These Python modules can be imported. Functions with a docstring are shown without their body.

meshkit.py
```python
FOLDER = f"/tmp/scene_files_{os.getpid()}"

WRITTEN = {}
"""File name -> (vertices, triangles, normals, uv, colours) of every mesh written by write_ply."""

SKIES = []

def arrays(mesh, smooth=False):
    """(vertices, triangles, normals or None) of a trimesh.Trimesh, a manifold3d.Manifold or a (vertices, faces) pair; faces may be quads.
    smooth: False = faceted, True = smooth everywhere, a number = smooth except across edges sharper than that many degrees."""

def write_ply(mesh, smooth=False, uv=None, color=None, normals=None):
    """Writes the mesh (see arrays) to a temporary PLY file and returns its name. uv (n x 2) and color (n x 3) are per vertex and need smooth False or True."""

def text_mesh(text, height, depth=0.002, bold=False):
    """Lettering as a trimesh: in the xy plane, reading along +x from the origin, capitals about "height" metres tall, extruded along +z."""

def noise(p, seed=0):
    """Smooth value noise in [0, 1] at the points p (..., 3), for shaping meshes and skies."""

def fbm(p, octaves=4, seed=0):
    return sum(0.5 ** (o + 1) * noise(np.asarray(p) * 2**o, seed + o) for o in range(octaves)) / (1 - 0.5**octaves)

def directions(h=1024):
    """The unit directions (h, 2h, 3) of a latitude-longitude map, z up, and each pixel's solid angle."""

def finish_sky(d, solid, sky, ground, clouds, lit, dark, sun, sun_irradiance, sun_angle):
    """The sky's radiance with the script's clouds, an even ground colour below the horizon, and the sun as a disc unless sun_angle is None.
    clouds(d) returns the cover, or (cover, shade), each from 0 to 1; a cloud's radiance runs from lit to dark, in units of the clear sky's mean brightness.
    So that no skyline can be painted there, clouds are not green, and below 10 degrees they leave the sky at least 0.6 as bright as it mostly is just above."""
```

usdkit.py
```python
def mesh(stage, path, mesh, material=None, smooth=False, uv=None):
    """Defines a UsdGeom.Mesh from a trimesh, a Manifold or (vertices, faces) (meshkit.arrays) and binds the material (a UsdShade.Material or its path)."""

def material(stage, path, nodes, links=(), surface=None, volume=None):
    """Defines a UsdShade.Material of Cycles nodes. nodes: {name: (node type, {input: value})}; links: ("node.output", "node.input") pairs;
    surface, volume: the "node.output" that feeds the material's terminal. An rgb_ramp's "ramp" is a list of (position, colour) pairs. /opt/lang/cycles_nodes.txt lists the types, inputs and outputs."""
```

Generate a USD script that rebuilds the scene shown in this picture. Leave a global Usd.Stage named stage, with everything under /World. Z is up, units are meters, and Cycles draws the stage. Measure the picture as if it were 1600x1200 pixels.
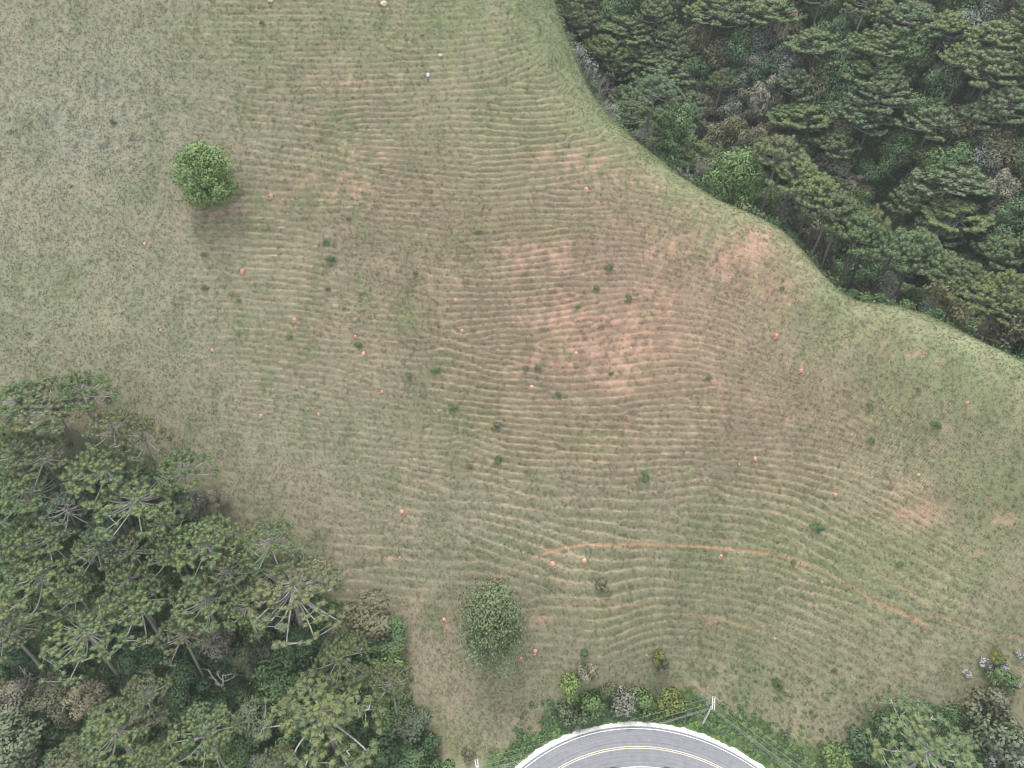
import math, random
import numpy as np, trimesh
from scipy.interpolate import RBFInterpolator, RectBivariateSpline
from pxr import Usd, UsdGeom, UsdLux, UsdShade, Sdf, Gf, Vt
import usdkit, meshkit

stage = Usd.Stage.CreateInMemory()
UsdGeom.SetStageUpAxis(stage, 'Z'); UsdGeom.SetStageMetersPerUnit(stage, 1.0)
UsdGeom.Xform.Define(stage, '/World'); UsdGeom.Scope.Define(stage, '/World/Looks')
LK = '/World/Looks/'

# ------------------------------------------------------------------ camera, sky, sun, exposure
F = 1110.0; PITCH = math.radians(42); ROLL = math.atan2(70, 1230); CH = 126.0
fw = np.array([0, math.cos(PITCH), -math.sin(PITCH)]); _r0 = np.array([1., 0, 0]); _u0 = np.array([0, math.sin(PITCH), math.cos(PITCH)])
RT = math.cos(ROLL) * _r0 + math.sin(ROLL) * _u0; UP = -math.sin(ROLL) * _r0 + math.cos(ROLL) * _u0
C = np.array([0, 0, CH])
EXPOSURE = 1.95; HAZE = 0.00012
SUN_EL = math.radians(74); SUN_AZ = math.radians(-35)      # azimuth = atan2(x, y)
SUN_INT, SUN_ANGLE, SKY = 0.30, 24.0, 0.11

cam = UsdGeom.Camera.Define(stage, '/World/drone_camera')
cam.CreateHorizontalApertureAttr(36.0); cam.CreateVerticalApertureAttr(27.0); cam.CreateFocalLengthAttr(36.0 * F / 1600)
cam.CreateClippingRangeAttr(Gf.Vec2f(1.0, 5000.0)); cam.CreateExposureAttr(EXPOSURE)
m = np.eye(4); m[0, :3] = RT; m[1, :3] = UP; m[2, :3] = -fw; m[3, :3] = C
UsdGeom.Xformable(cam).AddTransformOp().Set(Gf.Matrix4d(m.tolist()))

usdkit.material(stage, LK + 'sky_look', {
    'tc': ('texture_coordinate', {}),
    'sky': ('sky_texture', {'sky_type': 'single_scattering', 'sun_disc': False, 'sun_elevation': SUN_EL, 'sun_rotation': SUN_AZ}),
    'n': ('noise_texture', {'scale': 2.2, 'detail': 6.0, 'roughness': 0.55}),
    'r': ('rgb_ramp', {'ramp': [(0.25, (0.62, 0.62, 0.62)), (0.7, (0.95, 0.95, 0.95))]}),
    'mx': ('mix', {'mix_type': 'mix', 'color2': (5.4, 5.5, 5.6)}),
    'bg': ('background_shader', {'strength': SKY})},
    [('tc.generated', 'n.vector'), ('n.fac', 'r.fac'), ('r.color', 'mx.fac'), ('sky.color', 'mx.color1'), ('mx.color', 'bg.color')], surface='bg.background')
dome = UsdLux.DomeLight.Define(stage, '/World/sky')
UsdShade.MaterialBindingAPI.Apply(dome.GetPrim()).Bind(UsdShade.Material.Get(stage, LK + 'sky_look'))
dome.GetPrim().SetCustomDataByKey('kind', 'structure')
sun = UsdLux.DistantLight.Define(stage, '/World/sun')
sun.CreateNormalizeAttr(True); sun.CreateIntensityAttr(SUN_INT); sun.CreateAngleAttr(SUN_ANGLE); sun.CreateColorAttr(Gf.Vec3f(1.0, 0.95, 0.88))
_s = np.array([math.sin(SUN_AZ) * math.cos(SUN_EL), math.cos(SUN_AZ) * math.cos(SUN_EL), math.sin(SUN_EL)])
_x = np.cross([0, 0, 1.], _s); _x /= np.linalg.norm(_x); _y = np.cross(_s, _x)
m = np.eye(4); m[0, :3] = _x; m[1, :3] = _y; m[2, :3] = _s
UsdGeom.Xformable(sun).AddTransformOp().Set(Gf.Matrix4d(m.tolist()))

# ------------------------------------------------------------------ helpers
def ray(px, py):
    d = F * fw + (px - 800) * RT + (600 - py) * UP
    return d / np.linalg.norm(d)
def proj(p):
    q = np.asarray(p, float) - C; z = np.maximum(q @ fw, 1.0)
    return np.stack([800 + F * (q @ RT) / z, 600 - F * (q @ UP) / z], -1)
def atR(px, py, R): return C + R * ray(px, py)
def atz(px, py, z): d = ray(px, py); return C + d * (z - CH) / d[2]
_names = {}
def numbered(parent, name):
    k = (parent, name); n = _names.get(k, 0); _names[k] = n + 1
    return f'{parent}/{name}' + (f'_{n:03d}' if n else '')
def tag(prim, label=None, cat=None, group=None, kind=None):
    for k, v in (('label', label), ('category', cat), ('group', group), ('kind', kind)):
        if v: prim.SetCustomDataByKey(k, v)
    return prim
def vf(mesh):
    if isinstance(mesh, tuple): return mesh
    v, f, _ = meshkit.arrays(mesh); return v, f
def put(parent, name, mesh, mat, smooth=False):
    if isinstance(mesh, tuple) and len(mesh) == 3:
        v, f, nr = mesh; f = f.copy(); g_ = np.cross(v[f[:, 1]] - v[f[:, 0]], v[f[:, 2]] - v[f[:, 0]])
        k = np.einsum('ij,ij->i', g_, nr[f[:, 0]]) < 0; f[k] = f[k][:, ::-1]
        path = numbered(parent if isinstance(parent, str) else str(parent.GetPath()), name); m_ = usdkit.mesh(stage, path, (v, f), LK + mat)
        m_.CreateNormalsAttr(Vt.Vec3fArray.FromNumpy(nr.astype(np.float32))); m_.SetNormalsInterpolation('vertex'); return m_.GetPrim()
    path = numbered(parent if isinstance(parent, str) else str(parent.GetPath()), name)
    return usdkit.mesh(stage, path, mesh, LK + mat, smooth=smooth).GetPrim()
def xform(name, loc=(0, 0, 0), rz=0.0, scale=1.0, lean=(0, 0), parent='/World'):
    x = UsdGeom.Xform.Define(stage, numbered(parent, name))
    x.AddTranslateOp().Set(Gf.Vec3d(*map(float, loc)))
    if lean[0] or lean[1]: x.AddRotateXYZOp(opSuffix='lean').Set(Gf.Vec3f(float(lean[0]), float(lean[1]), 0))
    if rz: x.AddRotateZOp().Set(float(rz))
    s = (scale,) * 3 if np.ndim(scale) == 0 else scale
    if tuple(s) != (1, 1, 1): x.AddScaleOp().Set(Gf.Vec3f(*map(float, s)))
    return x.GetPrim()
def kind_prim(name):
    p = stage.CreateClassPrim('/World/kinds' if False else f'/World/kind_of_{name}')
    p.SetTypeName('Xform'); return str(p.GetPath())
def copy_of(kind, name, loc, rz, scale, label, cat, group=None, lean=(0, 0)):
    p = xform(name, loc, rz, scale, lean)
    p.GetReferences().AddInternalReference(kind); p.SetInstanceable(True)
    return tag(p, label, cat, group)
def cat_m(ms):
    vs, fs, ns, n = [], [], [], 0
    for m_ in ms:
        v, f = m_[0], m_[1]
        if len(m_) == 3: ns.append(m_[2])
        vs.append(v); fs.append(f + n); n += len(v)
    return (np.vstack(vs), np.vstack(fs)) + ((np.vstack(ns),) if ns else ())
def tube(pts, radii, sides=6, cap=True):
    p = np.asarray(pts, float); r = np.broadcast_to(radii, (len(p),)).astype(float)
    t = np.gradient(p, axis=0); t /= np.linalg.norm(t, axis=1, keepdims=True) + 1e-12
    a = np.cross(t, np.where(np.abs(t[:, 2:]) < 0.9, [0, 0, 1.], [1., 0, 0])); a /= np.linalg.norm(a, axis=1, keepdims=True)
    for i in range(1, len(a)):
        if a[i] @ a[i - 1] < 0: a[i] *= -1
    b = np.cross(t, a); ang = np.arange(sides) * 2 * np.pi / sides
    v = (p[:, None] + r[:, None, None] * (np.cos(ang)[None, :, None] * a[:, None] + np.sin(ang)[None, :, None] * b[:, None])).reshape(-1, 3)
    i, j = np.meshgrid(np.arange(len(p) - 1), np.arange(sides), indexing='ij')
    q = np.stack([i * sides + j, i * sides + (j + 1) % sides, (i + 1) * sides + (j + 1) % sides, (i + 1) * sides + j], -1).reshape(-1, 4)
    f = np.vstack([q[:, [0, 1, 2]], q[:, [0, 2, 3]]])
    if cap:
        k = np.arange(1, sides - 1); e = (len(p) - 1) * sides
        f = np.vstack([f, np.c_[np.full_like(k, e), e + k, e + k + 1]])
    return v, f
def unit(v): return v / (np.linalg.norm(v, axis=-1, keepdims=True) + 1e-12)
def leaves(rng, pos, out, size, wide=0.5, tilt=0.5):
    """diamond leaf clumps at POS, facing roughly OUT"""
    n = len(pos); nrm = unit(out + tilt * rng.normal(size=(n, 3)))
    a = unit(np.cross(nrm, rng.normal(size=(n, 3)))); b = np.cross(nrm, a)
    s = (size * rng.uniform(0.65, 1.35, n))[:, None]
    v = np.stack([pos - a * s * .5, pos + b * s * wide * .5 + nrm * s * .08, pos + a * s * .5, pos - b * s * wide * .5 + nrm * s * .08], 1).reshape(-1, 3)
    k = np.arange(n)[:, None] * 4
    nn = unit(out * 1.0 + .55 * nrm * np.sign((nrm * out).sum(-1, keepdims=True)) + np.array([0, 0, .25]))
    return v, np.vstack([k + [0, 1, 2], k + [0, 2, 3]]), np.repeat(nn, 4, 0)
def fbm2(x, y, s, o=4, seed=0): return meshkit.fbm(np.stack([np.asarray(x) / s, np.asarray(y) / s, np.full(np.shape(x), 3.7)], -1), o, seed)
ICO0 = trimesh.creation.icosphere(0); ICO0V, ICO0F = np.array(ICO0.vertices), np.array(ICO0.faces)
ICO = trimesh.creation.icosphere(1); ICOV, ICOF = np.array(ICO.vertices), np.array(ICO.faces)

# ------------------------------------------------------------------ terrain: a steep pasture spur above a road bend
def Sp(px, py, k=.94):
    d = ray(px, py); t = (k * (-49) - CH) / (d[2] - k * d[1]); return C + t * d
CP = []
for px in (-250, 0, 250, 500, 750):
    for py in (-150, 100, 300, 500, 700, 850): CP.append(Sp(px, py))
for px in (-250, 0, 200, 450, 650, 800, 950): CP.append(Sp(px, 1000))
for z, pts in ((23., ((1010, 850), (1100, 853), (1200, 866), (1300, 905), (1450, 975), (1600, 1030))),
               (41., ((1000, 600), (1150, 612), (1300, 650), (1450, 710), (1600, 790))), (53.5, ((1000, 420), (1150, 450))), (50., ((1300, 520),))):
    for p in pts: CP.append(atz(*p, z))
CREST = [(760, -120, 205), (865, 0, 178), (890, 70, 170), (925, 150, 163), (985, 215, 157), (1060, 275, 153), (1130, 320, 151), (1200, 350, 150), (1240, 379, 148.5), (1275, 422, 147),
         (1320, 462, 146), (1370, 478, 146), (1430, 490, 147), (1530, 540, 146), (1600, 575, 146), (1750, 650, 146), (1950, 760, 146)]
for px, py, R in CREST:
    p = atR(px, py, R); d = ray(px, py); CP.append(p)
    for t, dr in ((9, 1.2), (20, 7.), (34, 15.)): CP.append(p + d * t - np.array([0, 0, dr]))
    CP.append(p - d * 10 - np.array([0, 0, 1.6]))
for px, py, R in ((1000, -60, 235), (1300, -60, 215), (1600, -60, 215), (1850, -60, 215), (1300, 120, 200), (1600, 120, 195), (1850, 150, 195), (1600, 330, 186), (1850, 450, 184)):
    CP.append(atR(px, py, R) - np.array([0, 0, 16.]))
ROADC = np.array([26.43, 20.19])
for a in np.radians(np.arange(0, 360, 30)):
    for r in (27, 36.): CP.append(np.array([ROADC[0] + r * math.cos(a), ROADC[1] + r * math.sin(a), 0.]))
CP.append(np.array([26, 20, 1.]))
for x, y, z in ((-60, 30, -6), (-100, 10, -12), (-30, 0, -3), (30, -40, -6), (-60, -40, -15), (100, 20, -3), (140, 0, -6), (100, -40, -9), (120, 60, 12), (-140, 60, 8),
                (-300, 350, 150), (0, 400, 170), (300, 400, 150), (350, 0, 0), (-350, 0, -10), (0, -350, -40), (350, 200, 40), (-350, 200, 90), (300, -300, -40), (-300, -300, -40)):
    CP.append(np.array([x, y, z], float))
CP = np.array(CP)
rbf = RBFInterpolator(CP[:, :2], CP[:, 2], kernel='thin_plate_spline', smoothing=4.)
gx, gy = np.arange(-420, 421, 3.), np.arange(-420, 481, 3.)
GX, GY = np.meshgrid(gx, gy, indexing='ij')
spl = RectBivariateSpline(gx, gy, rbf(np.c_[GX.ravel(), GY.ravel()]).reshape(GX.shape))
def smooth(t): t = np.clip(t, 0, 1); return t * t * (3 - 2 * t)
def H(x, y):
    """ground height, road bench cut in"""
    x, y = np.asarray(x, float), np.asarray(y, float)
    h = spl.ev(np.clip(x, -420, 420), np.clip(y, -420, 480))
    h = h + 0.6 * (fbm2(x, y, 26., 3, 11) - .5) + 0.2 * (fbm2(x, y, 5., 3, 12) - .5)
    r = np.hypot(x - ROADC[0], y - ROADC[1])
    w = smooth((35.2 - r) / 0.0001) if False else 1 - smooth((r - 34.6) / 4.0)
    return h * (1 - w) + (-0.06) * w
def normal(x, y, e=.5):
    return unit(np.stack([-(H(x + e, y) - H(x - e, y)) / (2 * e), -(H(x, y + e) - H(x, y - e)) / (2 * e), np.ones(np.shape(x))], -1))
def on_ground(px, py, above=0.0, past=None):
    """world point on (or ABOVE metres over) the ground seen through this spot of the photograph"""
    d = ray(px, py); t = np.arange(60., 330., .25); p = C + d * t[:, None]
    below = p[:, 2] - H(p[:, 0], p[:, 1]) < above
    if past is not None: below &= beyond(p[:, 0], p[:, 1]) > past
    i = np.argmax(below) if below.any() else len(t) - 1
    return p[i]

cr3 = np.array([atR(*c)[:2] for c in CREST])
def beyond(x, y, pad=0.0):
    """metres past the crest line in plan (positive on the wooded side)"""
    Q = np.c_[x, y]; best = np.full(len(Q), 1e9); sg = np.zeros(len(Q))
    for a, b in zip(cr3[:-1], cr3[1:]):
        ab = b - a; t = np.clip(((Q - a) @ ab) / (ab @ ab), 0, 1); d = Q - a - t[:, None] * ab; dist = np.hypot(*d.T)
        s = np.sign(ab[0] * d[:, 1] - ab[1] * d[:, 0]); k = dist < best; best[k] = dist[k]; sg[k] = s[k]
    return best * sg - pad
# colour and relief fields ------------------------------------------------------
TAN, GREEN, GREYG, BROWN = np.array([.168, .149, .101]), np.array([.110, .128, .066]), np.array([.146, .150, .110]), np.array([.116, .087, .060])
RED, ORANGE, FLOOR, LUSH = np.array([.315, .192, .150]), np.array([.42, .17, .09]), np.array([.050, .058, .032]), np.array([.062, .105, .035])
def blobs(P, lst):
    out = np.zeros(len(P))
    for x, y, rx, ry, s in lst: out = np.maximum(out, s * np.exp(-(((P[:, 0] - x) / rx) ** 2 + ((P[:, 1] - y) / ry) ** 2)))
    return out
REDB = [(540, 285, 60, 22, .55), (545, 128, 45, 25, .5), (890, 255, 60, 26, .75), (960, 290, 40, 20, .6), (1010, 300, 40, 15, .5), (840, 392, 55, 26, .7), (700, 440, 50, 18, .35), (880, 492, 60, 34, .8),
        (965, 535, 110, 60, .62), (860, 570, 60, 18, .6), (955, 600, 34, 24, .65), (1045, 380, 34, 40, .65), (1165, 398, 55, 40, 1.0), (1120, 385, 30, 20, .8), (1090, 330, 40, 14, .6), (1205, 440, 40, 22, .75),
        (1040, 470, 60, 40, .45), (1140, 620, 50, 35, .4), (1265, 640, 60, 40, .3), (1440, 802, 45, 14, .85), (1410, 800, 20, 25, .7), (1300, 525, 60, 30, .35), (1385, 548, 60, 30, .35), (1560, 806, 22, 12, .8),
        (1440, 556, 20, 10, .6), (1470, 570, 16, 8, .6), (1000, 690, 70, 30, .3), (1200, 560, 90, 40, .35), (930, 130, 6, 5, .6), (985, 232, 7, 5, .8), (875, 155, 8, 5, .6), (648, 945, 8, 22, .7), (615, 880, 26, 10, .5),
        (545, 830, 22, 10, .4), (840, 962, 34, 8, .6), (1110, 965, 24, 6, .6), (1180, 984, 16, 6, .7), (712, 985, 10, 14, .6), (305, 330, 40, 10, .5), (360, 330, 34, 10, .6), (1075, 1072, 30, 12, .45), (560, 250, 60, 20, .4),
        (1500, 940, 12, 6, .8), (1510, 860, 12, 10, .5)]
BROWNB = [(900, 500, 360, 250, 1.), (1130, 430, 150, 90, .8), (620, 330, 200, 130, .65), (1150, 640, 260, 160, .8), (800, 640, 200, 110, .7), (560, 170, 200, 80, .4)]
GREENB = [(760, 40, 140, 60, .7), (480, 60, 260, 60, .55), (1330, 880, 330, 110, .75), (1080, 960, 240, 70, .55), (1420, 620, 160, 90, .45), (1560, 760, 140, 160, .6), (100, 470, 160, 90, .45), (840, 1050, 60, 40, .3),
          (1180, 1040, 200, 60, .5), (700, 640, 120, 60, .35), (380, 60, 200, 60, .5)]
GREYB = [(110, 180, 230, 190, 1.), (60, 420, 230, 200, .65), (480, 690, 220, 120, .55), (740, 830, 160, 110, .5), (1010, 780, 140, 60, .25), (240, 480, 160, 100, .5)]
TANB = [(500, 780, 160, 120, .7), (420, 430, 120, 60, .6), (680, 1060, 110, 120, .8), (900, 980, 140, 60, .4), (560, 700, 140, 90, .4), (760, 1130, 90, 50, .6), (1230, 560, 120, 60, .4), (420, 310, 60, 40, .5)]
NOTERR = [(780, 20, 170, 90, .6), (60, 200, 220, 260, 1.), (60, 560, 320, 160, .9), (420, 760, 210, 130, .85), (700, 1040, 220, 120, 1.), (1000, 1090, 260, 60, 1.), (1440, 560, 170, 60, .75), (1570, 720, 80, 110, .5), (560, 640, 120, 70, .6), (1400, 1100, 220, 50, .8), (480, 560, 120, 60, .4)]
CRP = np.array([(x, y) for x, y, _ in CREST], float)
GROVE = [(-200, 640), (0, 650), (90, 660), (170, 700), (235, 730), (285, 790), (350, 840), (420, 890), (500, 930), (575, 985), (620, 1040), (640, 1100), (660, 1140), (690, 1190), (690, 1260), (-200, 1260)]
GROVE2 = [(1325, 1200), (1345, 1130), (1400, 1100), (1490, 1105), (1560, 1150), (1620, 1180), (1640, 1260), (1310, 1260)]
VERGE = [(700, 1240), (800, 1180), (860, 1130), (880, 1090), (900, 1065), (940, 1085), (1000, 1085), (1080, 1075), (1110, 1110), (1180, 1120), (1260, 1160), (1300, 1215), (1280, 1260)]
from shapely import Polygon, points, distance, contains
def inside(P, poly): return contains(Polygon(poly), points(P))
def soft_inside(P, poly, w=14):
    g = Polygon(poly); pt = points(P); d = np.where(contains(g, pt), 1, -1) * distance(g.exterior, pt)
    return smooth(.5 + d / (2 * w))
TRAIL = np.array([(770, 905), (800, 890), (840, 868), (880, 856), (930, 850), (1010, 851), (1100, 853), (1160, 859), (1210, 867), (1260, 884), (1300, 899), (1335, 920), (1365, 940), (1400, 953), (1450, 978)], float)
TRAIL2 = np.array([(830, 962), (880, 945), (940, 941), (1000, 946), (1060, 952), (1110, 962), (1150, 975), (1185, 986)], float)
TRAIL3 = np.array([(1360, 880), (1420, 925), (1470, 962), (1540, 992), (1600, 998)], float)
def near_line(P, L):
    out = np.full(len(P), 1e9)
    box = (P[:, 0] > L[:, 0].min() - 30) & (P[:, 0] < L[:, 0].max() + 30) & (P[:, 1] > L[:, 1].min() - 30) & (P[:, 1] < L[:, 1].max() + 30)
    Q = P[box]; o = np.full(len(Q), 1e9)
    for a, b in zip(L[:-1], L[1:]):
        ab = b - a; t = np.clip(((Q - a) @ ab) / (ab @ ab), 0, 1); o = np.minimum(o, np.linalg.norm(Q - a - t[:, None] * ab, axis=1))
    out[box] = o; return out
_r = np.random.default_rng(5)
DX = np.c_[_r.uniform(-60, 75, 280), _r.uniform(14, 84, 280), _r.choice([-1, 1], 280)]
def phase(x, z):
    """terracettes follow the contours, wander, fork and merge"""
    p = np.where(z < 30, z / 1.18, 30 / 1.18 + (np.maximum(z, 30) - 30) / .83)
    p = p + 0.10 * (meshkit.fbm(np.stack([x / 1.6, z / 1.6, np.full(x.shape, .5)], -1), 2, 23) - .5) * 2 + 0.5 * (meshkit.fbm(np.stack([x / 16, z / 4, np.full(x.shape, .5)], -1), 2, 21) - .5) * 2 + 0.22 * (meshkit.fbm(np.stack([x / 4.5, z / 2.2, np.full(x.shape, .5)], -1), 3, 22) - .5) * 2
    for dx, dz, s in DX: p = p + s * np.arctan2((z - dz) * 1.5, x - dx) / (2 * np.pi)
    return p
def fields(x, y, z, detail=True):
    """relief offset, colour, path strength, grass cover"""
    n = len(x); P0 = proj(np.c_[x, y, z])
    wx, wy = fbm2(x, y, 7., 4, 31) - .5, fbm2(x, y, 7., 4, 32) - .5
    P = P0 + 70 * np.c_[wx, wy]
    behind = (x * 0.62 + y * 0.78)                                   # only used with the crest test below
    cy = np.interp(P0[:, 0], CRP[:, 0], CRP[:, 1])
    fine, mid = fbm2(x, y, 1.3, 3, 41), fbm2(x, y, 4., 4, 42)
    col = np.tile(TAN * .82 + GREEN * .18, (n, 1))
    def mixin(c, w): nonlocal col; w = np.clip(w, 0, 1)[:, None]; col = col * (1 - w) + c * w
    mixin(GREYG, .85 * blobs(P, GREYB)); mixin(BROWN, .8 * blobs(P, BROWNB)); mixin(GREEN, .9 * blobs(P, GREENB)); mixin(TAN, .7 * blobs(P, TANB))
    dcr = P[:, 1] - cy
    db = -beyond(x, y) + 9 * wx; ridge = np.exp(-(np.maximum(db - 2, 0) / (11 + 15 * smooth((1000 - P0[:, 0]) / 260))) ** 1.6)
    mixin(GREEN * np.array([1.28, 1.3, 1.3]), .92 * ridge)
    mixin(GREEN * .95, 1.1 * np.clip((mid - .52) * 3.2, 0, .6)); mixin(TAN * 1.12, 1.1 * np.clip((.45 - mid) * 3.2, 0, .55))
    tuss = np.clip((fbm2(x, y, 1.1, 2, 44) - .6) * 5, 0, 1) * blobs(P, [(120, 190, 190, 140, 1.), (180, 60, 120, 60, .4)])
    mixin(np.array([.075, .073, .066]), .95 * tuss)
    red = blobs(P, [(a_, b_, c_ * 1.4, d_ * 1.4, e_ * .95) for a_, b_, c_, d_, e_ in REDB]) * (1 - .5 * ridge)
    mixin(RED * .82, .46 * blobs(P, [(1000, 470, 230, 190, 1.), (1180, 420, 110, 110, 1.), (760, 330, 190, 90, .35), (1230, 640, 140, 90, .5), (1430, 800, 90, 50, .5)]) * (1 - ridge))
    bare = np.clip(red * 1.5 + (fbm2(x, y, .7, 3, 43) - .5) * 2.0 * (red > .04) + (fine - .5) * .9 * (red > .04) + (mid - .5) * .9 - .50, 0, 1)
    mixin(RED, .85 * bare)
    u = phase(x, z) % 1.0
    terr = np.clip(1 - blobs(P, NOTERR), 0, 1) * smooth((db - 5) / (10 + 8 * smooth((1000 - P0[:, 0]) / 260))) * smooth((P0[:, 0] - 180) / 260) * np.where(P0[:, 1] > 1080, .2, 1)
    terr = terr * (.68 + .32 * smooth((fbm2(x, y, 15., 4, 52) - .36) / .2))
    brk = smooth((fbm2(x, y, 9., 3, 45) - .34) / .2)
    wear = smooth((fbm2(x, y, 5., 3, 46) - .38) / .25)
    prof = np.where(u < .3, -u / .3, -1 + (u - .3) / .7) + .5        # falls across the tread, rises over the bank
    off = 0.21 * terr * (.35 + .65 * brk) * prof
    line = np.exp(-((u - .17) / (.058 + .045 * wear)) ** 2) * terr * (.45 + .55 * brk)
    pathc = np.array([.262, .208, .138]); pc = pathc + (RED * .95 - pathc) * np.clip(wear * .3 + red * .6, 0, 1)[:, None]
    w = np.clip(line * (.6 + .6 * (fine - .2)), 0, .92)[:, None]
    col = col * (1 - w) + pc * w
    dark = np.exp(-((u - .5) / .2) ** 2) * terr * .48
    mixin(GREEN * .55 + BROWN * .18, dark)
    tr = np.zeros(n)
    for L, s, wd in ((TRAIL, .72, 1.6), (TRAIL2, .32, 1.5), (TRAIL3, .36, 1.4)):
        d = near_line(P0 + 6 * np.c_[wx, wy], L); q = np.exp(-(d / wd) ** 2) * s * (.25 + .75 * smooth((fbm2(x, y, 5., 3, 47) - .36) / .2)); tr = np.maximum(tr, q); off = off - .22 * q
    mixin(ORANGE * .6 + RED * .4, tr)
    far = (dcr < -4) & (P0[:, 0] > 820)
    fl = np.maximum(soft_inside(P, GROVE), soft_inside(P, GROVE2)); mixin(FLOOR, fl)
    vg = soft_inside(P + 12 * np.c_[wy, wx], VERGE, 8); mixin(LUSH, .85 * vg)
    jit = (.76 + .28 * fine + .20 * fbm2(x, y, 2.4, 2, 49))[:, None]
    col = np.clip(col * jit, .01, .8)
    cover = np.clip(1 - .75 * bare - .85 * line - tr * 1.2 - fl * .9, 0, 1)
    return off + .05 * (fine - .5), col, np.maximum(line, tr), cover, fl, far, vg

def axis(a, b, step, lo, hi):
    c = list(np.arange(a, b, step)); s, p = step, c[-1]
    while p < hi: s *= 1.25; p += s; c.append(min(p, hi))
    s, p, pre = step, a, []
    while p > lo: s *= 1.25; p -= s; pre.append(max(p, lo))
    return np.array(pre[::-1] + c)
ax, ay = axis(-104, 98, .30, -900, 900), axis(46, 172, .24, -700, 1300)
TX, TY = np.meshgrid(ax, ay, indexing='ij'); tx, ty = TX.ravel(), TY.ravel()
tz = H(tx, ty)
offs, tcol, tpath, tcover, tfl, tfar, tvg = fields(tx, ty, tz)
# beyond the crest lies the wooded valley: its floor is dark
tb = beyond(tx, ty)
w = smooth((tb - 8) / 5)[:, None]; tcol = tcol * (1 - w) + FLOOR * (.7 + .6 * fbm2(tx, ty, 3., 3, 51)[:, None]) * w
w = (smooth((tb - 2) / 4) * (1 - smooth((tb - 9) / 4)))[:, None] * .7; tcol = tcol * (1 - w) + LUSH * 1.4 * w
edge = smooth((np.maximum(np.abs(tx + 3) - 95, np.maximum(ty - 168, 50 - ty))) / 20); offs *= (1 - edge) * (1 - smooth((tb) / 5))
road_r = np.hypot(tx - ROADC[0], ty - ROADC[1]); offs *= smooth((road_r - 35) / 3)
tz2 = tz + offs
nx, ny = len(ax), len(ay); i, j = np.meshgrid(np.arange(nx - 1), np.arange(ny - 1), indexing='ij'); q = (i * ny + j).ravel()
faces = np.vstack([np.c_[q, q + ny, q + ny + 1], np.c_[q, q + ny + 1, q + 1]])
SURF = RectBivariateSpline(ax, ay, tz2.reshape(nx, ny), kx=1, ky=1)

usdkit.material(stage, LK + 'hill_soil', {
    'a': ('attribute', {'attribute': 'tint'}), 'g': ('geometry', {}),
    'n': ('noise_texture', {'scale': 3.2, 'detail': 5.0, 'roughness': 0.7}), 'r': ('rgb_ramp', {'ramp': [(0.3, (.82, .82, .81)), (0.7, (1.16, 1.16, 1.17))]}),
    'mul': ('mix', {'mix_type': 'multiply', 'fac': 1.0}), 'n2': ('noise_texture', {'scale': 5.0, 'detail': 4.0, 'roughness': .7}),
    'b': ('bump', {'strength': .6, 'distance': .08}), 'p': ('principled_bsdf', {'roughness': .95, 'specular_ior_level': .1})},
    [('g.position', 'n.vector'), ('g.position', 'n2.vector'), ('n.fac', 'r.fac'), ('a.color', 'mul.color1'), ('r.color', 'mul.color2'), ('mul.color', 'p.base_color'), ('n2.fac', 'b.height'), ('b.normal', 'p.normal')], surface='p.BSDF')
hill = usdkit.mesh(stage, '/World/hillside', (np.c_[tx, ty, tz2], faces), LK + 'hill_soil', smooth=True)
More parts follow.
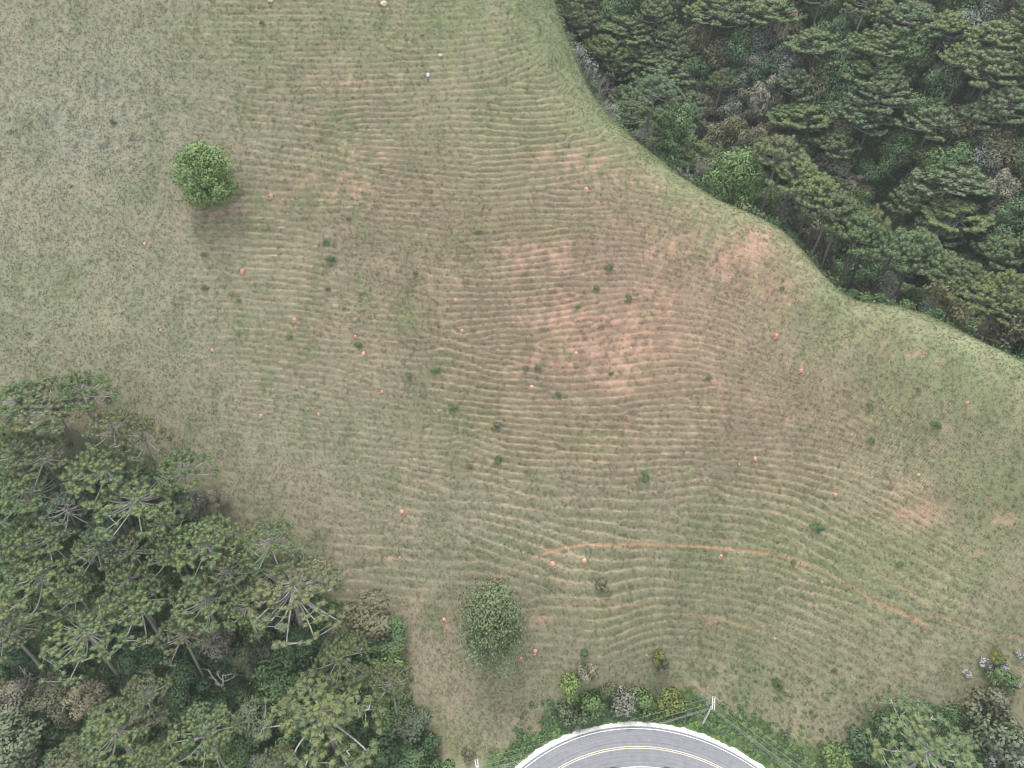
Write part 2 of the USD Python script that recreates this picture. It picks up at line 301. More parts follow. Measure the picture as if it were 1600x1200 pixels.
def tint(mesh, c): UsdGeom.PrimvarsAPI(mesh).CreatePrimvar('tint', Sdf.ValueTypeNames.Color3fArray, 'vertex').Set(Vt.Vec3fArray.FromNumpy(np.asarray(c, np.float32)))
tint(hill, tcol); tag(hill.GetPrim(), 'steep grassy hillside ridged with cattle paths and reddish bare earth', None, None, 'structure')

# ------------------------------------------------------------------ grass on the hill
rng = np.random.default_rng(7)
N = 280000
gx_, gy_ = rng.uniform(-104, 98, N), rng.uniform(46, 178, N)
gb = beyond(gx_, gy_); rr = np.hypot(gx_ - ROADC[0], gy_ - ROADC[1])
P = proj(np.c_[gx_, gy_, H(gx_, gy_)])
ok = (gb < 9) & (rr > 34.9) & (P[:, 0] > -20) & (P[:, 0] < 1620) & (P[:, 1] > -20) & (P[:, 1] < 1215)
gx_, gy_ = gx_[ok], gy_[ok]
_, gcol, _, gcov, gfl, _, gvg = fields(gx_, gy_, H(gx_, gy_))
ok = rng.uniform(size=len(gx_)) < gcov * .97 + .03; gx_, gy_, gcol, gvg = gx_[ok], gy_[ok], gcol[ok], gvg[ok]
gz_ = SURF.ev(gx_, gy_); gn = normal(gx_, gy_)
NB = 4
bx, by, bz = (np.repeat(k, NB) for k in (gx_, gy_, gz_)); bn = np.repeat(gn, NB, 0); bc = np.repeat(gcol, NB, 0); n = len(bx)
tall = .85 + .9 * (np.repeat(fbm2(gx_, gy_, 2.5, 3, 61), NB) - .35) + .5 * np.repeat(gvg, NB)
ln = rng.uniform(.15, .36, n) * np.clip(tall, .5, 1.8)
upv = unit(np.array([0, 0, .12]) + .42 * bn + rng.normal(size=(n, 3)) * np.array([.6, .6, .25])); side = unit(np.cross(upv, bn) + .3 * rng.normal(size=(n, 3))); side = unit(side - (side * upv).sum(1, keepdims=True) * upv)
base = np.c_[bx, by, bz - .03] + rng.normal(size=(n, 3)) * np.array([.1, .1, 0]); wd = rng.uniform(.05, .10, n)[:, None]
gv = np.stack([base - side * wd, base + side * wd, base + upv * ln[:, None]], 1).reshape(-1, 3)
gf = np.arange(3 * n).reshape(-1, 3); _c = np.cross(side, upv); _k = (_c * bn).sum(1) < 0; gf[_k] = gf[_k][:, ::-1]
hue = np.repeat(rng.normal(size=len(gx_)), NB)[:, None]; bright = np.repeat(rng.uniform(.92, 1.10, len(gx_)), NB)[:, None] * rng.uniform(.93, 1.07, (n, 1))
bc = np.clip(1.02 * bc * bright * (1 + .10 * hue * np.array([1.2, -.2, -.6])), .01, .8)
gm = UsdGeom.Mesh.Define(stage, '/World/grass')
gm.CreatePointsAttr(Vt.Vec3fArray.FromNumpy(gv.astype(np.float32))); gm.CreateFaceVertexCountsAttr(Vt.IntArray.FromNumpy(np.full(n, 3, np.int32)))
gm.CreateFaceVertexIndicesAttr(Vt.IntArray.FromNumpy(gf.ravel().astype(np.int32))); gm.CreateSubdivisionSchemeAttr('none')
gnn = unit(np.repeat(bn, 3, 0) + np.repeat(rng.normal(size=(n, 3)) * .14, 3, 0))
gm.CreateNormalsAttr(Vt.Vec3fArray.FromNumpy(gnn.astype(np.float32))); gm.SetNormalsInterpolation('vertex')
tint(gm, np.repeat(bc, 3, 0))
usdkit.material(stage, LK + 'grass_blade', {'a': ('attribute', {'attribute': 'tint'}), 'd': ('diffuse_bsdf', {}), 't': ('translucent_bsdf', {}), 'm': ('mix_closure', {'fac': .2})},
                [('a.color', 'd.color'), ('a.color', 't.color'), ('d.BSDF', 'm.closure1'), ('t.BSDF', 'm.closure2')], surface='m.closure')
UsdShade.MaterialBindingAPI.Apply(gm.GetPrim()).Bind(UsdShade.Material.Get(stage, LK + 'grass_blade'))
tag(gm.GetPrim(), 'short dry and green pasture grass over the whole hillside', 'grass', None, 'stuff')

# ------------------------------------------------------------------ materials for plants
def leaf_mat(name, c, var=.25, warm=.15, trans=.12):
    c = np.array(c); lo, hi = c * (1 - var), c * (1 + var); hi = hi * np.array([1 + warm, 1 + warm * .4, 1 - warm * .4])
    usdkit.material(stage, LK + name, {
        'g': ('geometry', {}), 'o': ('object_info', {}), 'r': ('rgb_ramp', {'ramp': [(0, lo), (.55, c), (1, hi)]}),
        'r2': ('rgb_ramp', {'ramp': [(0, (.80, .86, .92)), (.5, (1, 1, 1)), (1, (1.12, 1.06, .92))]}),
        'mul': ('mix', {'mix_type': 'multiply', 'fac': 1.0}), 'p': ('principled_bsdf', {'roughness': .62, 'specular_ior_level': .25}), 't': ('translucent_bsdf', {}), 'm': ('mix_closure', {'fac': trans})},
        [('g.random_per_island', 'r.fac'), ('o.random', 'r2.fac'), ('r.color', 'mul.color1'), ('r2.color', 'mul.color2'), ('mul.color', 'p.base_color'), ('mul.color', 't.color'), ('p.BSDF', 'm.closure1'), ('t.BSDF', 'm.closure2')], surface='m.closure')
def bark_mat(name, c, dark=.55, scale=4.0):
    c = np.array(c)
    usdkit.material(stage, LK + name, {
        'tc': ('texture_coordinate', {}), 'n': ('noise_texture', {'scale': scale, 'detail': 4.0, 'roughness': .7}), 'r': ('rgb_ramp', {'ramp': [(.3, c * dark), (.68, c * 1.15)]}),
        'b': ('bump', {'strength': .5, 'distance': .05}), 'p': ('principled_bsdf', {'roughness': .9, 'specular_ior_level': .15})},
        [('tc.object', 'n.vector'), ('n.fac', 'r.fac'), ('r.color', 'p.base_color'), ('n.fac', 'b.height'), ('b.normal', 'p.normal')], surface='p.BSDF')
leaf_mat('needles_green', (.155, .210, .090)); leaf_mat('needles_yellowgreen', (.150, .188, .078)); leaf_mat('needles_blue', (.135, .185, .130)); leaf_mat('needles_olive', (.160, .180, .090))
leaf_mat('needles_deep', (.158, .210, .108))
leaf_mat('leaf_dark', (.095, .158, .075)); leaf_mat('leaf_mid', (.115, .185, .075)); leaf_mat('leaf_bright', (.180, .265, .095)); leaf_mat('leaf_olive', (.190, .188, .110), .3)
leaf_mat('leaf_tan', (.265, .250, .180), .25, .05); leaf_mat('leaf_silver', (.225, .240, .195), .28, .05); leaf_mat('leaf_yellow', (.150, .185, .062)); leaf_mat('leaf_pale', (.150, .190, .110), .3, .1)
leaf_mat('leaf_soft', (.165, .215, .100)); leaf_mat('flower_lilac', (.42, .38, .46), .2, .02)
bark_mat('branch_far', (.20, .185, .17)); bark_mat('branch_pale', (.30, .28, .26)); bark_mat('bark_grey', (.17, .15, .13)); bark_mat('bark_dark', (.085, .075, .065)); bark_mat('bark_bleached', (.46, .40, .35)); bark_mat('twig_grey', (.22, .20, .19))

# ------------------------------------------------------------------ araucaria pines
def tuft(rng, c, r, nb):
    """a rounded head of needle-leaf sprays"""
    d = unit(rng.normal(size=(nb, 3)) + np.array([0, 0, .55]))
    pos = c + d * (r * rng.uniform(.62, 1.05, nb))[:, None] * np.array([1, 1, .8])
    cv = ICO0V * r * np.array([.6, .6, .48]) * (1 + .15 * rng.normal(size=(len(ICO0V), 1))) + c
    return cat_m([leaves(rng, pos, d, r * .5, .42, .5), (cv, ICO0F, unit(cv - c + np.array([0, 0, .1])))])
def araucaria(kname, seed, Ht, R, needles, bark='bark_grey', whorls=5, per=8, nb=60, tr=.62, bare=0.0, dome=.28, parts=True, nt=1.0, droop=0.0):
    rng = np.random.default_rng(seed); root = kind_prim(kname)
    lean = rng.normal(size=2) * .25
    zs = np.linspace(0, Ht - .4, 9); tp = np.c_[lean[0] * (zs / Ht) ** 2 * 2, lean[1] * (zs / Ht) ** 2 * 2, zs]; tp[0, 2] = -1.2
    rad = np.interp(zs / Ht, [0, .1, .8, 1], [.46, .38, .25, .12]) * Ht / 20
    put(root, 'trunk', tube(tp, rad, 8), bark, 40)
    axis_at = lambda z: np.array([np.interp(z, zs, tp[:, 0]), np.interp(z, zs, tp[:, 1])])
    limb, crown = [], []
    for wl in range(whorls):
        fr = 1 - wl / max(whorls - 1, 1)                      # 1 lowest whorl .. 0 top
        n = per + rng.integers(-1, 2) - (2 if fr < .3 else 0); a0 = rng.uniform(0, 7)
        for k in range(n):
            if rng.uniform() < .08: continue
            az = a0 + 2 * np.pi * k / n + rng.normal() * .16; L = R * (.22 + .74 * fr ** .9) * rng.uniform(.8, 1.12); low = max(0., (fr - .55) / .45)
            ze = Ht - dome * R * (L / R) ** 2 + rng.normal() * .25 - .05 * R * fr; z0 = ze - L * (.16 + .28 * (1 - fr)) * rng.uniform(.7, 1.3)
            z0 = min(z0, Ht - .6); s = np.linspace(0, 1, 9); bend = rng.normal() * .10; ze -= droop * L * low * rng.uniform(.6, 1.2)
            rr_ = L * s; zz = z0 + (ze - z0) * s ** 2.0 - (.07 + .10 * droop * low) * L * np.sin(np.pi * s * .9)
            aa = az + bend * s ** 2; bxy = axis_at(z0)
            path = np.c_[bxy[0] + rr_ * np.cos(aa), bxy[1] + rr_ * np.sin(aa), zz]
            br = [tube(path, np.interp(s, [0, 1], [.13, .06]) * (.8 + .4 * fr), 5)]
            fol = []; side = np.array([-math.sin(az), math.cos(az), 0]); m_ = max(2, int(round((3.4 + 5.6 * fr) * nt * rng.uniform(.8, 1.2))))
            for t in range(m_):
                ss = rng.uniform(min(.88, .50 + .33 * bare + .28 * low * (droop > 0)), 1.0) ** .85 if t else 1.0
                p = np.array([np.interp(ss, s, path[:, q_]) for q_ in range(3)])
                e = p + side * rng.normal() * (.13 * L * (.35 + ss)) + np.array([0, 0, rng.uniform(.15, .75)]) + .35 * np.array([math.cos(az), math.sin(az), 0]) * rng.uniform(0, 1)
                if np.linalg.norm(e - p) > .45:
                    md = (p + e) / 2 - np.array([0, 0, .12]); br.append(tube([p, md, e], [.045, .038, .03], 3, False))
                fol.append(tuft(rng, e, tr * rng.uniform(.75, 1.2), nb))
            limb.append(cat_m(br)); crown.append(cat_m(fol))
    top = [tuft(rng, np.r_[axis_at(Ht), Ht] + rng.normal(size=3) * np.array([.75, .75, .25]) * R / 7, tr * rng.uniform(.75, 1.05), nb) for _ in range(int((12 - 6 * bare) * nt))]
    if parts:
        for l, c in zip(limb, crown):
            b = put(root, 'branch', l, 'branch_pale', 40); put(str(b.GetPath()), 'needle_tufts', c, needles)
        put(root, 'crown_top', cat_m(top), needles)
    else:
        put(root, 'limbs', cat_m(limb), 'branch_far', 40); put(root, 'crown', cat_m(crown + top), needles)
    return root, Ht
NEAR = {}
for k, (sd, needles, bare, wh, per, nt, dome) in dict(green=(1, 'needles_green', 0., 5, 8, 1.25, .26), full=(2, 'needles_green', .0, 6, 8, 1.35, .3), bare=(3, 'needles_olive', .5, 7, 11, .7, .22),
        olive=(4, 'needles_olive', .1, 5, 8, 1.2, .3), yellow=(5, 'needles_yellowgreen', .15, 5, 9, 1.15, .30), blue=(6, 'needles_blue', .1, 5, 7, 1.1, .28), open=(7, 'needles_green', .3, 6, 8, .95, .25)).items():
    NEAR[k] = araucaria('near_araucaria_' + k, 100 + sd, 20.0, 7.0, needles, whorls=wh, per=per, bare=bare, nt=nt, dome=dome, nb=40, droop=.32, tr=.52 if k != 'yellow' else .60)[0]
FAR = {}
for k, (sd, needles, Ht, R, dome, bark) in dict(green=(1, 'needles_green', 18., 6.2, .34, 'bark_dark'), deep=(2, 'needles_deep', 19., 6.6, .36, 'bark_dark'), yellow=(3, 'needles_yellowgreen', 17., 5.8, .34, 'bark_grey'),
        wide=(4, 'needles_green', 20., 7.4, .30, 'bark_dark'), slim=(5, 'needles_deep', 18., 4.6, .42, 'bark_grey'), olive=(6, 'needles_olive', 18., 6.0, .34, 'bark_grey')).items():
    FAR[k] = araucaria('far_araucaria_' + k, 200 + sd, Ht, R, needles, bark, whorls=5, per=8, nb=40, tr=.56, dome=dome + .16, parts=False, nt=1.55, bare=.05)[0]

# ------------------------------------------------------------------ broadleaf trees, bushes, bare trees
def broadleaf(kname, seed, Ht, W, leaf, nleaf=5000, size=.42, z0=.3, blobsn=26, shape='round', bark='bark_grey', shell=.75, twigs=0, limbs=6, bl=(.13, .21)):
    rng = np.random.default_rng(seed); root = kind_prim(kname); hc = Ht * (1 - z0)
    cs, rs = [], []
    for _ in range(blobsn):
        u_ = rng.uniform(0, 1) ** .8; az = rng.uniform(0, 2 * np.pi)
        prof = {'round': math.sqrt(max(0, 1 - (2 * u_ - .9) ** 2 / 1.25)), 'cone': (1 - u_) ** .65 * min(1, .35 + 3 * u_), 'column': .9 - .4 * u_ ** 3, 'flat': math.sqrt(max(0, 1 - u_ ** 2)), 'low': math.sqrt(max(0, 1 - u_ ** 2))}[shape]
        r = W / 2 * prof * rng.uniform(.35, .82); cs.append([r * math.cos(az), r * math.sin(az), Ht * z0 + hc * (.08 + .8 * u_)]); rs.append(W * rng.uniform(*bl) * (.7 + .4 * prof))
    cs, rs = np.array(cs), np.array(rs)
    k = rng.choice(len(cs), nleaf, p=rs ** 2 / (rs ** 2).sum()); d = unit(rng.normal(size=(nleaf, 3)) + np.array([0, 0, .25]))
    pos = cs[k] + d * (rs[k] * rng.uniform(shell, 1.08, nleaf))[:, None] * np.array([1, 1, .85])
    pos[:, 2] = np.maximum(pos[:, 2], .15)
    th = Ht * (z0 + .25); tz_ = np.linspace(-1, th, 6)
    put(root, 'trunk', tube(np.c_[.25 * np.sin(tz_ / Ht * 3), .2 * np.cos(tz_ / Ht * 4), tz_], np.linspace(.035, .014, 6) * W * .75 + .03, 7), bark, 40)
    for j in range(limbs):
        c = cs[rng.integers(len(cs))]; s = np.linspace(0, 1, 5)[:, None]; b = np.array([0, 0, Ht * z0 * rng.uniform(.7, 1.1)])
        pth = b * (1 - s) + c * s; pth[:, 2] += .06 * Ht * np.sin(np.pi * s[:, 0])
        tw = [tube(pth, np.linspace(.014, .005, 5) * W * .7 + .015, 5)]
        for _ in range(twigs):
            t0 = pth[rng.integers(2, 5)]; e = t0 + rng.normal(size=3) * np.array([.085, .085, .07]) * W + np.array([0, 0, .05 * W]); tw.append(tube([t0, (t0 + e) / 2 + rng.normal(size=3) * .02 * W, e], [.05, .035, .02], 3, False))
        put(root, 'limb', cat_m(tw), bark if not twigs else 'twig_grey', 40)
    put(root, 'foliage', leaves(rng, pos, d, size, .62), leaf)
    return root
def bare_tree(kname, seed, Ht, mat, spread=.55, levels=4, r0=.16, nk=3, leaf=None):
    rng = np.random.default_rng(seed); root = kind_prim(kname); segs = [[], []]; tips = []
    def grow(p, d, L, r, lv):
        pts = [p]; dd = d
        for _ in range(4): dd = unit(dd + rng.normal(size=3) * .16 + np.array([0, 0, .05])); pts.append(pts[-1] + dd * L / 4)
        segs[0 if lv == 0 else 1].append(tube(pts, np.linspace(r, r * .6, 5), 6 if lv < 2 else 4, False))
        if lv < levels:
            for _ in range(nk + (lv > 0)):
                i_ = rng.integers(2, 5); grow(pts[i_], unit(dd + rng.normal(size=3) * spread), L * rng.uniform(.55, .8), r * .55, lv + 1)
        else: tips.append(pts[-1])
    grow(np.array([0, 0, -.6]), np.array([0, 0, 1.]), Ht * .42, r0, 0)
    put(root, 'trunk', cat_m(segs[0]), mat, 40); put(root, 'bare_branches', cat_m(segs[1]), mat, 40)
    if leaf:
        t = np.array(tips); t = t[rng.integers(0, len(t), 900)] + rng.normal(size=(900, 3)) * .35; put(root, 'foliage', leaves(rng, t, np.tile([0, 0, 1.], (900, 1)), .3, .6), leaf)
    return root
K = {}
K['round'] = broadleaf('round_tree', 301, 12.5, 12.0, 'leaf_bright', 13000, .42, .06, 110, 'round', twigs=6, limbs=9, bl=(.09, .14))
K['sparse'] = broadleaf('sparse_tree', 302, 18., 14.5, 'leaf_soft', 14000, .36, .04, 100, 'cone', twigs=8, limbs=22, shell=.4)
K['ridge_round'] = broadleaf('ridge_round_tree', 303, 11.0, 11.5, 'leaf_bright', 8000, .42, .12, 40, 'round')
K['column'] = broadleaf('ivy_column', 304, 17.0, 7.0, 'leaf_mid', 7000, .42, .06, 40, 'column', 'twig_grey', twigs=10, limbs=8)
for i_, (nm, lf, Ht, W) in enumerate((('dark', 'leaf_dark', 11, 9), ('mid', 'leaf_mid', 12, 9.5), ('olive', 'leaf_olive', 12, 9), ('tan', 'leaf_tan', 11, 8), ('silver', 'leaf_silver', 12, 9), ('pale', 'leaf_pale', 9, 8))):
    K[nm] = broadleaf('broadleaf_' + nm, 310 + i_, Ht, W, lf, 4200, .46, .28, 24, 'round', 'bark_grey' if nm in ('dark', 'mid') else 'twig_grey', twigs=0 if nm in ('dark', 'mid') else 4)
    K[nm + '2'] = broadleaf('broadleaf_second_' + nm, 330 + i_, Ht * .9, W * 1.05, lf, 4000, .46, .25, 20, 'flat', 'bark_grey', twigs=0 if nm in ('dark', 'mid') else 3)
for i_, (nm, lf) in enumerate((('dark', 'leaf_dark'), ('mid', 'leaf_mid'), ('bright', 'leaf_bright'), ('olive', 'leaf_olive'), ('yellow', 'leaf_yellow'), ('silver', 'leaf_silver'), ('pale', 'leaf_pale'), ('tan', 'leaf_tan'))):
    K['bush_' + nm] = broadleaf('bush_' + nm, 350 + i_, 3.2, 4.4, lf, 1500, .32, .05, 14, 'low', limbs=4)
K['bare'] = bare_tree('bare_grey_tree', 371, 9.0, 'twig_grey', .55, 4, .2, 3)
K['bare2'] = bare_tree('bare_grey_shrub', 372, 6.5, 'twig_grey', .6, 4, .12, 3, 'leaf_silver')
K['dead'] = bare_tree('bleached_dead_tree', 373, 8.0, 'bark_bleached', .9, 3, .3, 2)

# ------------------------------------------------------------------ placing plants
rp = random.Random(99)
taken = []                                                        # (x, y, crown radius) of what already stands
def depth(p): return float((np.asarray(p) - C) @ fw)
def stand(kind, name, xy, rz, scale, label, cat, group=None, lean=(0, 0), sink=.15, r=3.0):
    x, y = float(xy[0]), float(xy[1]); z = float(H(x, y)) - sink; taken.append((x, y, r))
    return copy_of(kind, name, (x, y, z), rz, scale, label, cat, group, lean)
ASC = 20.0
def near_pine(k, px, py, dpx, label, ht=17.5):
    p = on_ground(px, py, ht); s = dpx * depth(p) / F / 14.6
    stand(NEAR[k], 'araucaria_pine', p, rp.uniform(0, 360), (s, s, ht / 20.), label, 'araucaria pine', 'araucaria pines in the lower left grove', r=s * 6, lean=(rp.uniform(-2, 2), rp.uniform(-2, 2)))
def bush(k, name, px, py, wpx, label, cat='bush', group=None, hs=1.0, hgt=None):
    """a bush whose middle is seen at this spot"""
    p = on_ground(px, py, .9 * wpx * .11 * .35); s = wpx * depth(p) / F / 4.6
    return stand(K[k], name, p, rp.uniform(0, 360), (s, s, s * hs), label, cat, group, r=s * 2)
def tree_px(k, name, px, py, wpx, W, Ht, ht, label, cat, group=None):
    """tree whose crown middle is seen here: W, Ht the kind's own width and height, ht the height it gets"""
    p = on_ground(px, py, ht * .6); s = wpx * depth(p) / F / W
    return stand(K[k], name, p, rp.uniform(0, 360), (s, s, ht / Ht), label, cat, group, r=s * W * .45)

GR = 'the lower left grove'
for a in [
    ('bare', 76, 624, 150, 'araucaria pine with long bare whitish branches at the upper left end of the grove'),
    ('green', 18, 612, 120, 'dense green araucaria pine cut by the left photo edge, topmost in the lower left grove'),
    ('green', 112, 596, 100, 'araucaria pine just above the one with long bare whitish branches, grass behind its crown'),
    ('olive', 168, 656, 100, 'small araucaria pine right of the one with long bare whitish branches'),
    ('olive', 213, 668, 84, 'thin olive araucaria pine on the upper edge of the grove against the grass'),
    ('green', 272, 722, 100, 'single araucaria pine standing out rightmost on the upper edge of the grove'),
    ('full', 156, 722, 135, 'wide light green araucaria pine just inside the upper edge of the grove'),
    ('open', 202, 770, 150, 'wide araucaria pine with fanned grey branches below the wide light green one'),
    ('full', 24, 752, 120, 'yellowish dense araucaria pine at the left photo edge, half way down the grove'),
    ('blue', 98, 790, 95, 'bluish green araucaria pine in the upper middle of the lower left grove'),
    ('blue', 158, 826, 84, 'pale bluish araucaria pine lower right of the other bluish one'),
    ('green', 66, 826, 105, 'araucaria pine left of the two bluish pines, grey twigs hanging at its front'),
    ('open', 133, 850, 90, 'araucaria pine with a thin crown right below the two bluish pines'),
    ('olive', 198, 846, 92, 'olive araucaria pine with a leaning trunk in a dark gap of the grove'),
    ('green', 60, 880, 135, 'broad araucaria pine near the left photo edge with branches spread over a dark hollow'),
    ('green', 197, 896, 86, 'small araucaria pine behind the broad star shaped pine of the grove'),
    ('green', 214, 932, 135, 'broad star shaped araucaria pine in the centre of the lower left grove'),
    ('open', 129, 975, 145, 'araucaria pine with long drooping grey branches lower left of the star shaped one'),
    ('green', 313, 926, 130, 'araucaria pine whose whole pale trunk shows above the dark green undergrowth'),
    ('bare', 2, 968, 125, 'half cut araucaria pine at the left photo edge with a long leaning trunk'),
    ('olive', 277, 982, 92, 'olive araucaria pine above the bleached dead tree'),
    ('open', 410, 838, 104, 'open araucaria pine with fanned whitish branches on the right edge of the grove'),
    ('full', 318, 838, 130, 'dense araucaria pine beside the beige dead crown on the grove edge'),
    ('olive', 348, 880, 92, 'araucaria pine between the dense pine and the very wide bare branched pine'),
    ('bare', 450, 910, 178, 'very wide araucaria pine bristling with pale bare branches at the right edge of the grove'),
    ('green', 380, 938, 92, 'araucaria pine tucked under the left side of the very wide bare branched pine'),
    ('yellow', 500, 1096, 190, 'largest yellow green araucaria pine with round tufts near the bottom of the grove'),
    ('green', 316, 1140, 124, 'araucaria pine with a star of branches at the bottom left of the yellow green one'),
    ('olive', 612, 1062, 82, 'small olive araucaria pine on the right rim of the grove beside the yellow green one'),
    ('yellow', 531, 1016, 92, 'small yellowish araucaria pine directly above the largest yellow green one'),
    ('olive', 224, 1072, 92, 'drooping dull araucaria pine in the lower middle of the grove over dark bushes'),
    ('green', 171, 1140, 140, 'araucaria pine with many parallel bare limbs near the bottom left'),
    ('olive', 100, 1182, 112, 'araucaria pine at the bottom edge left of the one with parallel bare limbs'),
    ('full', 238, 1192, 104, 'araucaria pine cut by the bottom edge between two star shaped ones'),
    ('green', 262, 852, 86, 'narrow araucaria pine in the dark gap left of the dense pine on the grove edge'),
    ('green', 115, 905, 90, 'araucaria pine between the broad left edge pine and the star shaped one'),
    ('full', 20, 830, 100, 'dense araucaria pine at the left photo edge above the broad spreading one'),
    ('olive', 66, 700, 110, 'araucaria pine below the one with long bare whitish branches, dark trunks under it'),
    ('green', 250, 800, 80, 'araucaria pine at the right foot of the fanned grey branched one'),
    ('green', 8, 690, 100, 'araucaria pine at the left photo edge below the topmost one'),
    ('olive', 420, 1190, 90, 'dull araucaria pine at the bottom photo edge left of the yellow green one'),
]: near_pine(*a[:4], a[4])
near_pine('green', 1440, 1160, 190, 'lone wide araucaria pine with fanned pale branches in the bottom right corner', 15.)

# broadleaf, dead and shrubby plants of the grove
tree_px('dead', 'dead_tree', 342, 1056, 70, 7., 8., 9., 'bleached bare dead tree twisted among dark undergrowth in the lower left grove', 'dead tree')
tree_px('dead', 'dead_tree', 34, 1052, 60, 7., 8., 8., 'broken pale dead trunk with a crooked arm near the left photo edge', 'dead tree')
for k, px, py, w, ht, lab in [
    ('tan', 302, 785, 46, 8, 'beige dry crown at the upper right edge of the lower left grove'), ('tan2', 336, 780, 40, 7, 'smaller beige dry crown right beside the first on the grove edge'),
    ('tan', 135, 1090, 66, 8, 'pale beige dry tree crown in the lower left grove above the parallel limbed pine'), ('olive', 84, 1086, 80, 8, 'brownish olive tree left of the pale beige crown near the bottom left'),
    ('pale', 22, 1150, 120, 9, 'large pale olive tree filling the bottom left corner of the photo'), ('tan2', 25, 1085, 70, 8, 'greyish beige bush crown above the bottom left corner tree'),
    ('dark', 228, 1024, 80, 9, 'dark green rounded tree below the star shaped pine'), ('olive2', 404, 1012, 60, 8, 'brownish olive tree above the dark undergrowth in the right half of the grove'),
    ('tan', 340, 1000, 60, 8, 'dry beige tree behind the bleached dead tree'), ('pale', 402, 1122, 72, 8, 'light grey green tree left of the largest yellow green pine'),
    ('silver', 405, 1194, 36, 6, 'small whitish tree at the bottom photo edge'), ('olive', 384, 1032, 40, 11, 'slim olive tree with a thin pale trunk in the middle of the dark undergrowth'),
    ('pale', 638, 1138, 72, 6, 'pale green round bush tree on the right rim of the grove by the bottom edge'), ('mid', 440, 1050, 90, 8, 'dark leafy tree left above the largest yellow green pine'),
    ('olive2', 575, 955, 84, 6, 'mixed olive bushy tree at the right rim below the very wide bare branched pine'), ('mid2', 606, 985, 70, 5, 'green bushy tree on the rim of the grove next to bare red ground'),
    ('olive', 545, 985, 70, 6, 'olive tree between the very wide bare branched pine and the rim of the grove'), ('mid', 372, 1160, 70, 8, 'bright green leafy tree at the bottom between two araucaria pines'),
    ('dark', 25, 1010, 70, 9, 'dark leafy tree beneath the half cut pine at the left edge'), ('dark2', 285, 1060, 80, 8, 'dark green tree left of the bleached dead tree'),
    ('mid', 610, 1110, 70, 6, 'leafy green tree right of the largest yellow green pine'), ('dark', 470, 1010, 60, 8, 'dark tree in the hollow right of the brownish olive tree'),
    ('mid2', 640, 1180, 70, 5, 'green bushy tree at the bottom edge on the right rim of the grove')]:
    d_ = dict(dark=(9, 11), mid=(9.5, 12), olive=(9, 12), tan=(8, 11), silver=(9, 12), pale=(8, 9)); W, Ht = d_[k.rstrip('2')]
    tree_px(k, 'broadleaf_tree', px, py, w, W, Ht, ht, lab, 'broadleaf tree')
CN = {'dark': 'dark green', 'mid': 'green', 'bright': 'bright green', 'olive': 'olive brown', 'pale': 'pale green', 'tan': 'beige', 'silver': 'silvery grey', 'yellow': 'yellow green'}
# dark bushes under the grove
g = np.random.default_rng(17); nb_ = 0
for _ in range(4000):
    x, y = g.uniform(-100, 10), g.uniform(30, 78); z = float(H(x, y)); P = proj([[x, y, z]])
    if not inside(P, GROVE)[0] or any((x - a) ** 2 + (y - b) ** 2 < (2.6 + .0 * c) ** 2 for a, b, c in taken[:]): continue
    k = g.choice(['bush_dark', 'bush_dark', 'bush_mid', 'bush_mid', 'bush_olive', 'bush_bright', 'bush_pale'], p=[.32, .0, .34, .0, .12, .14, .08])
    s = g.uniform(.9, 1.5); nb_ += 1
    stand(K[k], 'undergrowth_bush', (x, y), g.uniform(0, 360), (s, s, s * g.uniform(.9, 1.5)), CN[k[5:]] + ' bush filling the shade between the pines of the lower left grove', 'bush', CN[k[5:]] + ' undergrowth bushes of the lower left grove', r=2.2)
    if nb_ > 240: break

# ------------------------------------------------------------------ the two lone trees, tufts and bushes on the pasture
p = on_ground(322, 322, .0); tree = stand(K['round'], 'round_lone_tree', p + [1.2, 0, 0], 40, (.98, .98, .98), 'dense round bright green tree standing alone in the upper left pasture', 'tree', r=6)
p = on_ground(766, 1020, 0.); stand(K['sparse'], 'sparse_lone_tree', p, 3, (1.04, 1.45, 1.08), 'thin crowned grey green tree standing alone above the road, twigs showing through', 'tree', r=6)
LMK = [('the round tree', 332, 275), ('the thin crowned tree', 767, 962), ('the person', 669, 120), ('the utility pole', 1105, 1110), ('the pink bare patch', 1165, 400),
       ('the orange trail', 1150, 858), ('the left grove', 330, 780), ('the corner pine', 1440, 1140), ('the road bend', 1000, 1140), ('the ridge pines', 1320, 450), ('the top left corner', 30, 30), ('the right edge', 1590, 760), ('the pasture centre', 760, 560)]
def where(px, py, LM=None):
    n, lx, ly = min(LM or LMK, key=lambda q: math.hypot(q[1] - px, q[2] - py)); dx, dy = px - lx, py - ly; d = math.hypot(dx, dy)
    a = ('above' if dy < 0 else 'below') if abs(dy) > 1.7 * abs(dx) else ('left of' if dx < 0 else 'right of') if abs(dx) > 1.7 * abs(dy) else ('upper ' if dy < 0 else 'lower ') + ('left of' if dx < 0 else 'right of')
    return ('close ' if d < 60 else 'far ' if d > 200 else '') + a + ' ' + n
def single_out(items, LM=None):
    """items (px, py, ...): a place phrase for each, made distinct by order from left where two coincide"""
    ph = [where(q[0], q[1], LM) for q in items]; out = []
    for i_, q in enumerate(items):
        same = sorted([k for k in range(len(items)) if ph[k] == ph[i_]], key=lambda k: items[k][0])
        if len(same) == 1: out.append(ph[i_]); continue
        r = same.index(i_); n = len(same)
        w_ = ('left one of two ' if r == 0 else 'right one of two ') if n == 2 else ('leftmost ' if r == 0 else 'rightmost ' if r == n - 1 else ('second', 'third', 'fourth', 'fifth', 'sixth', 'seventh')[r - 1] + ' from left ') + f'of {n} '
        out.append(w_ + ph[i_])
    return out
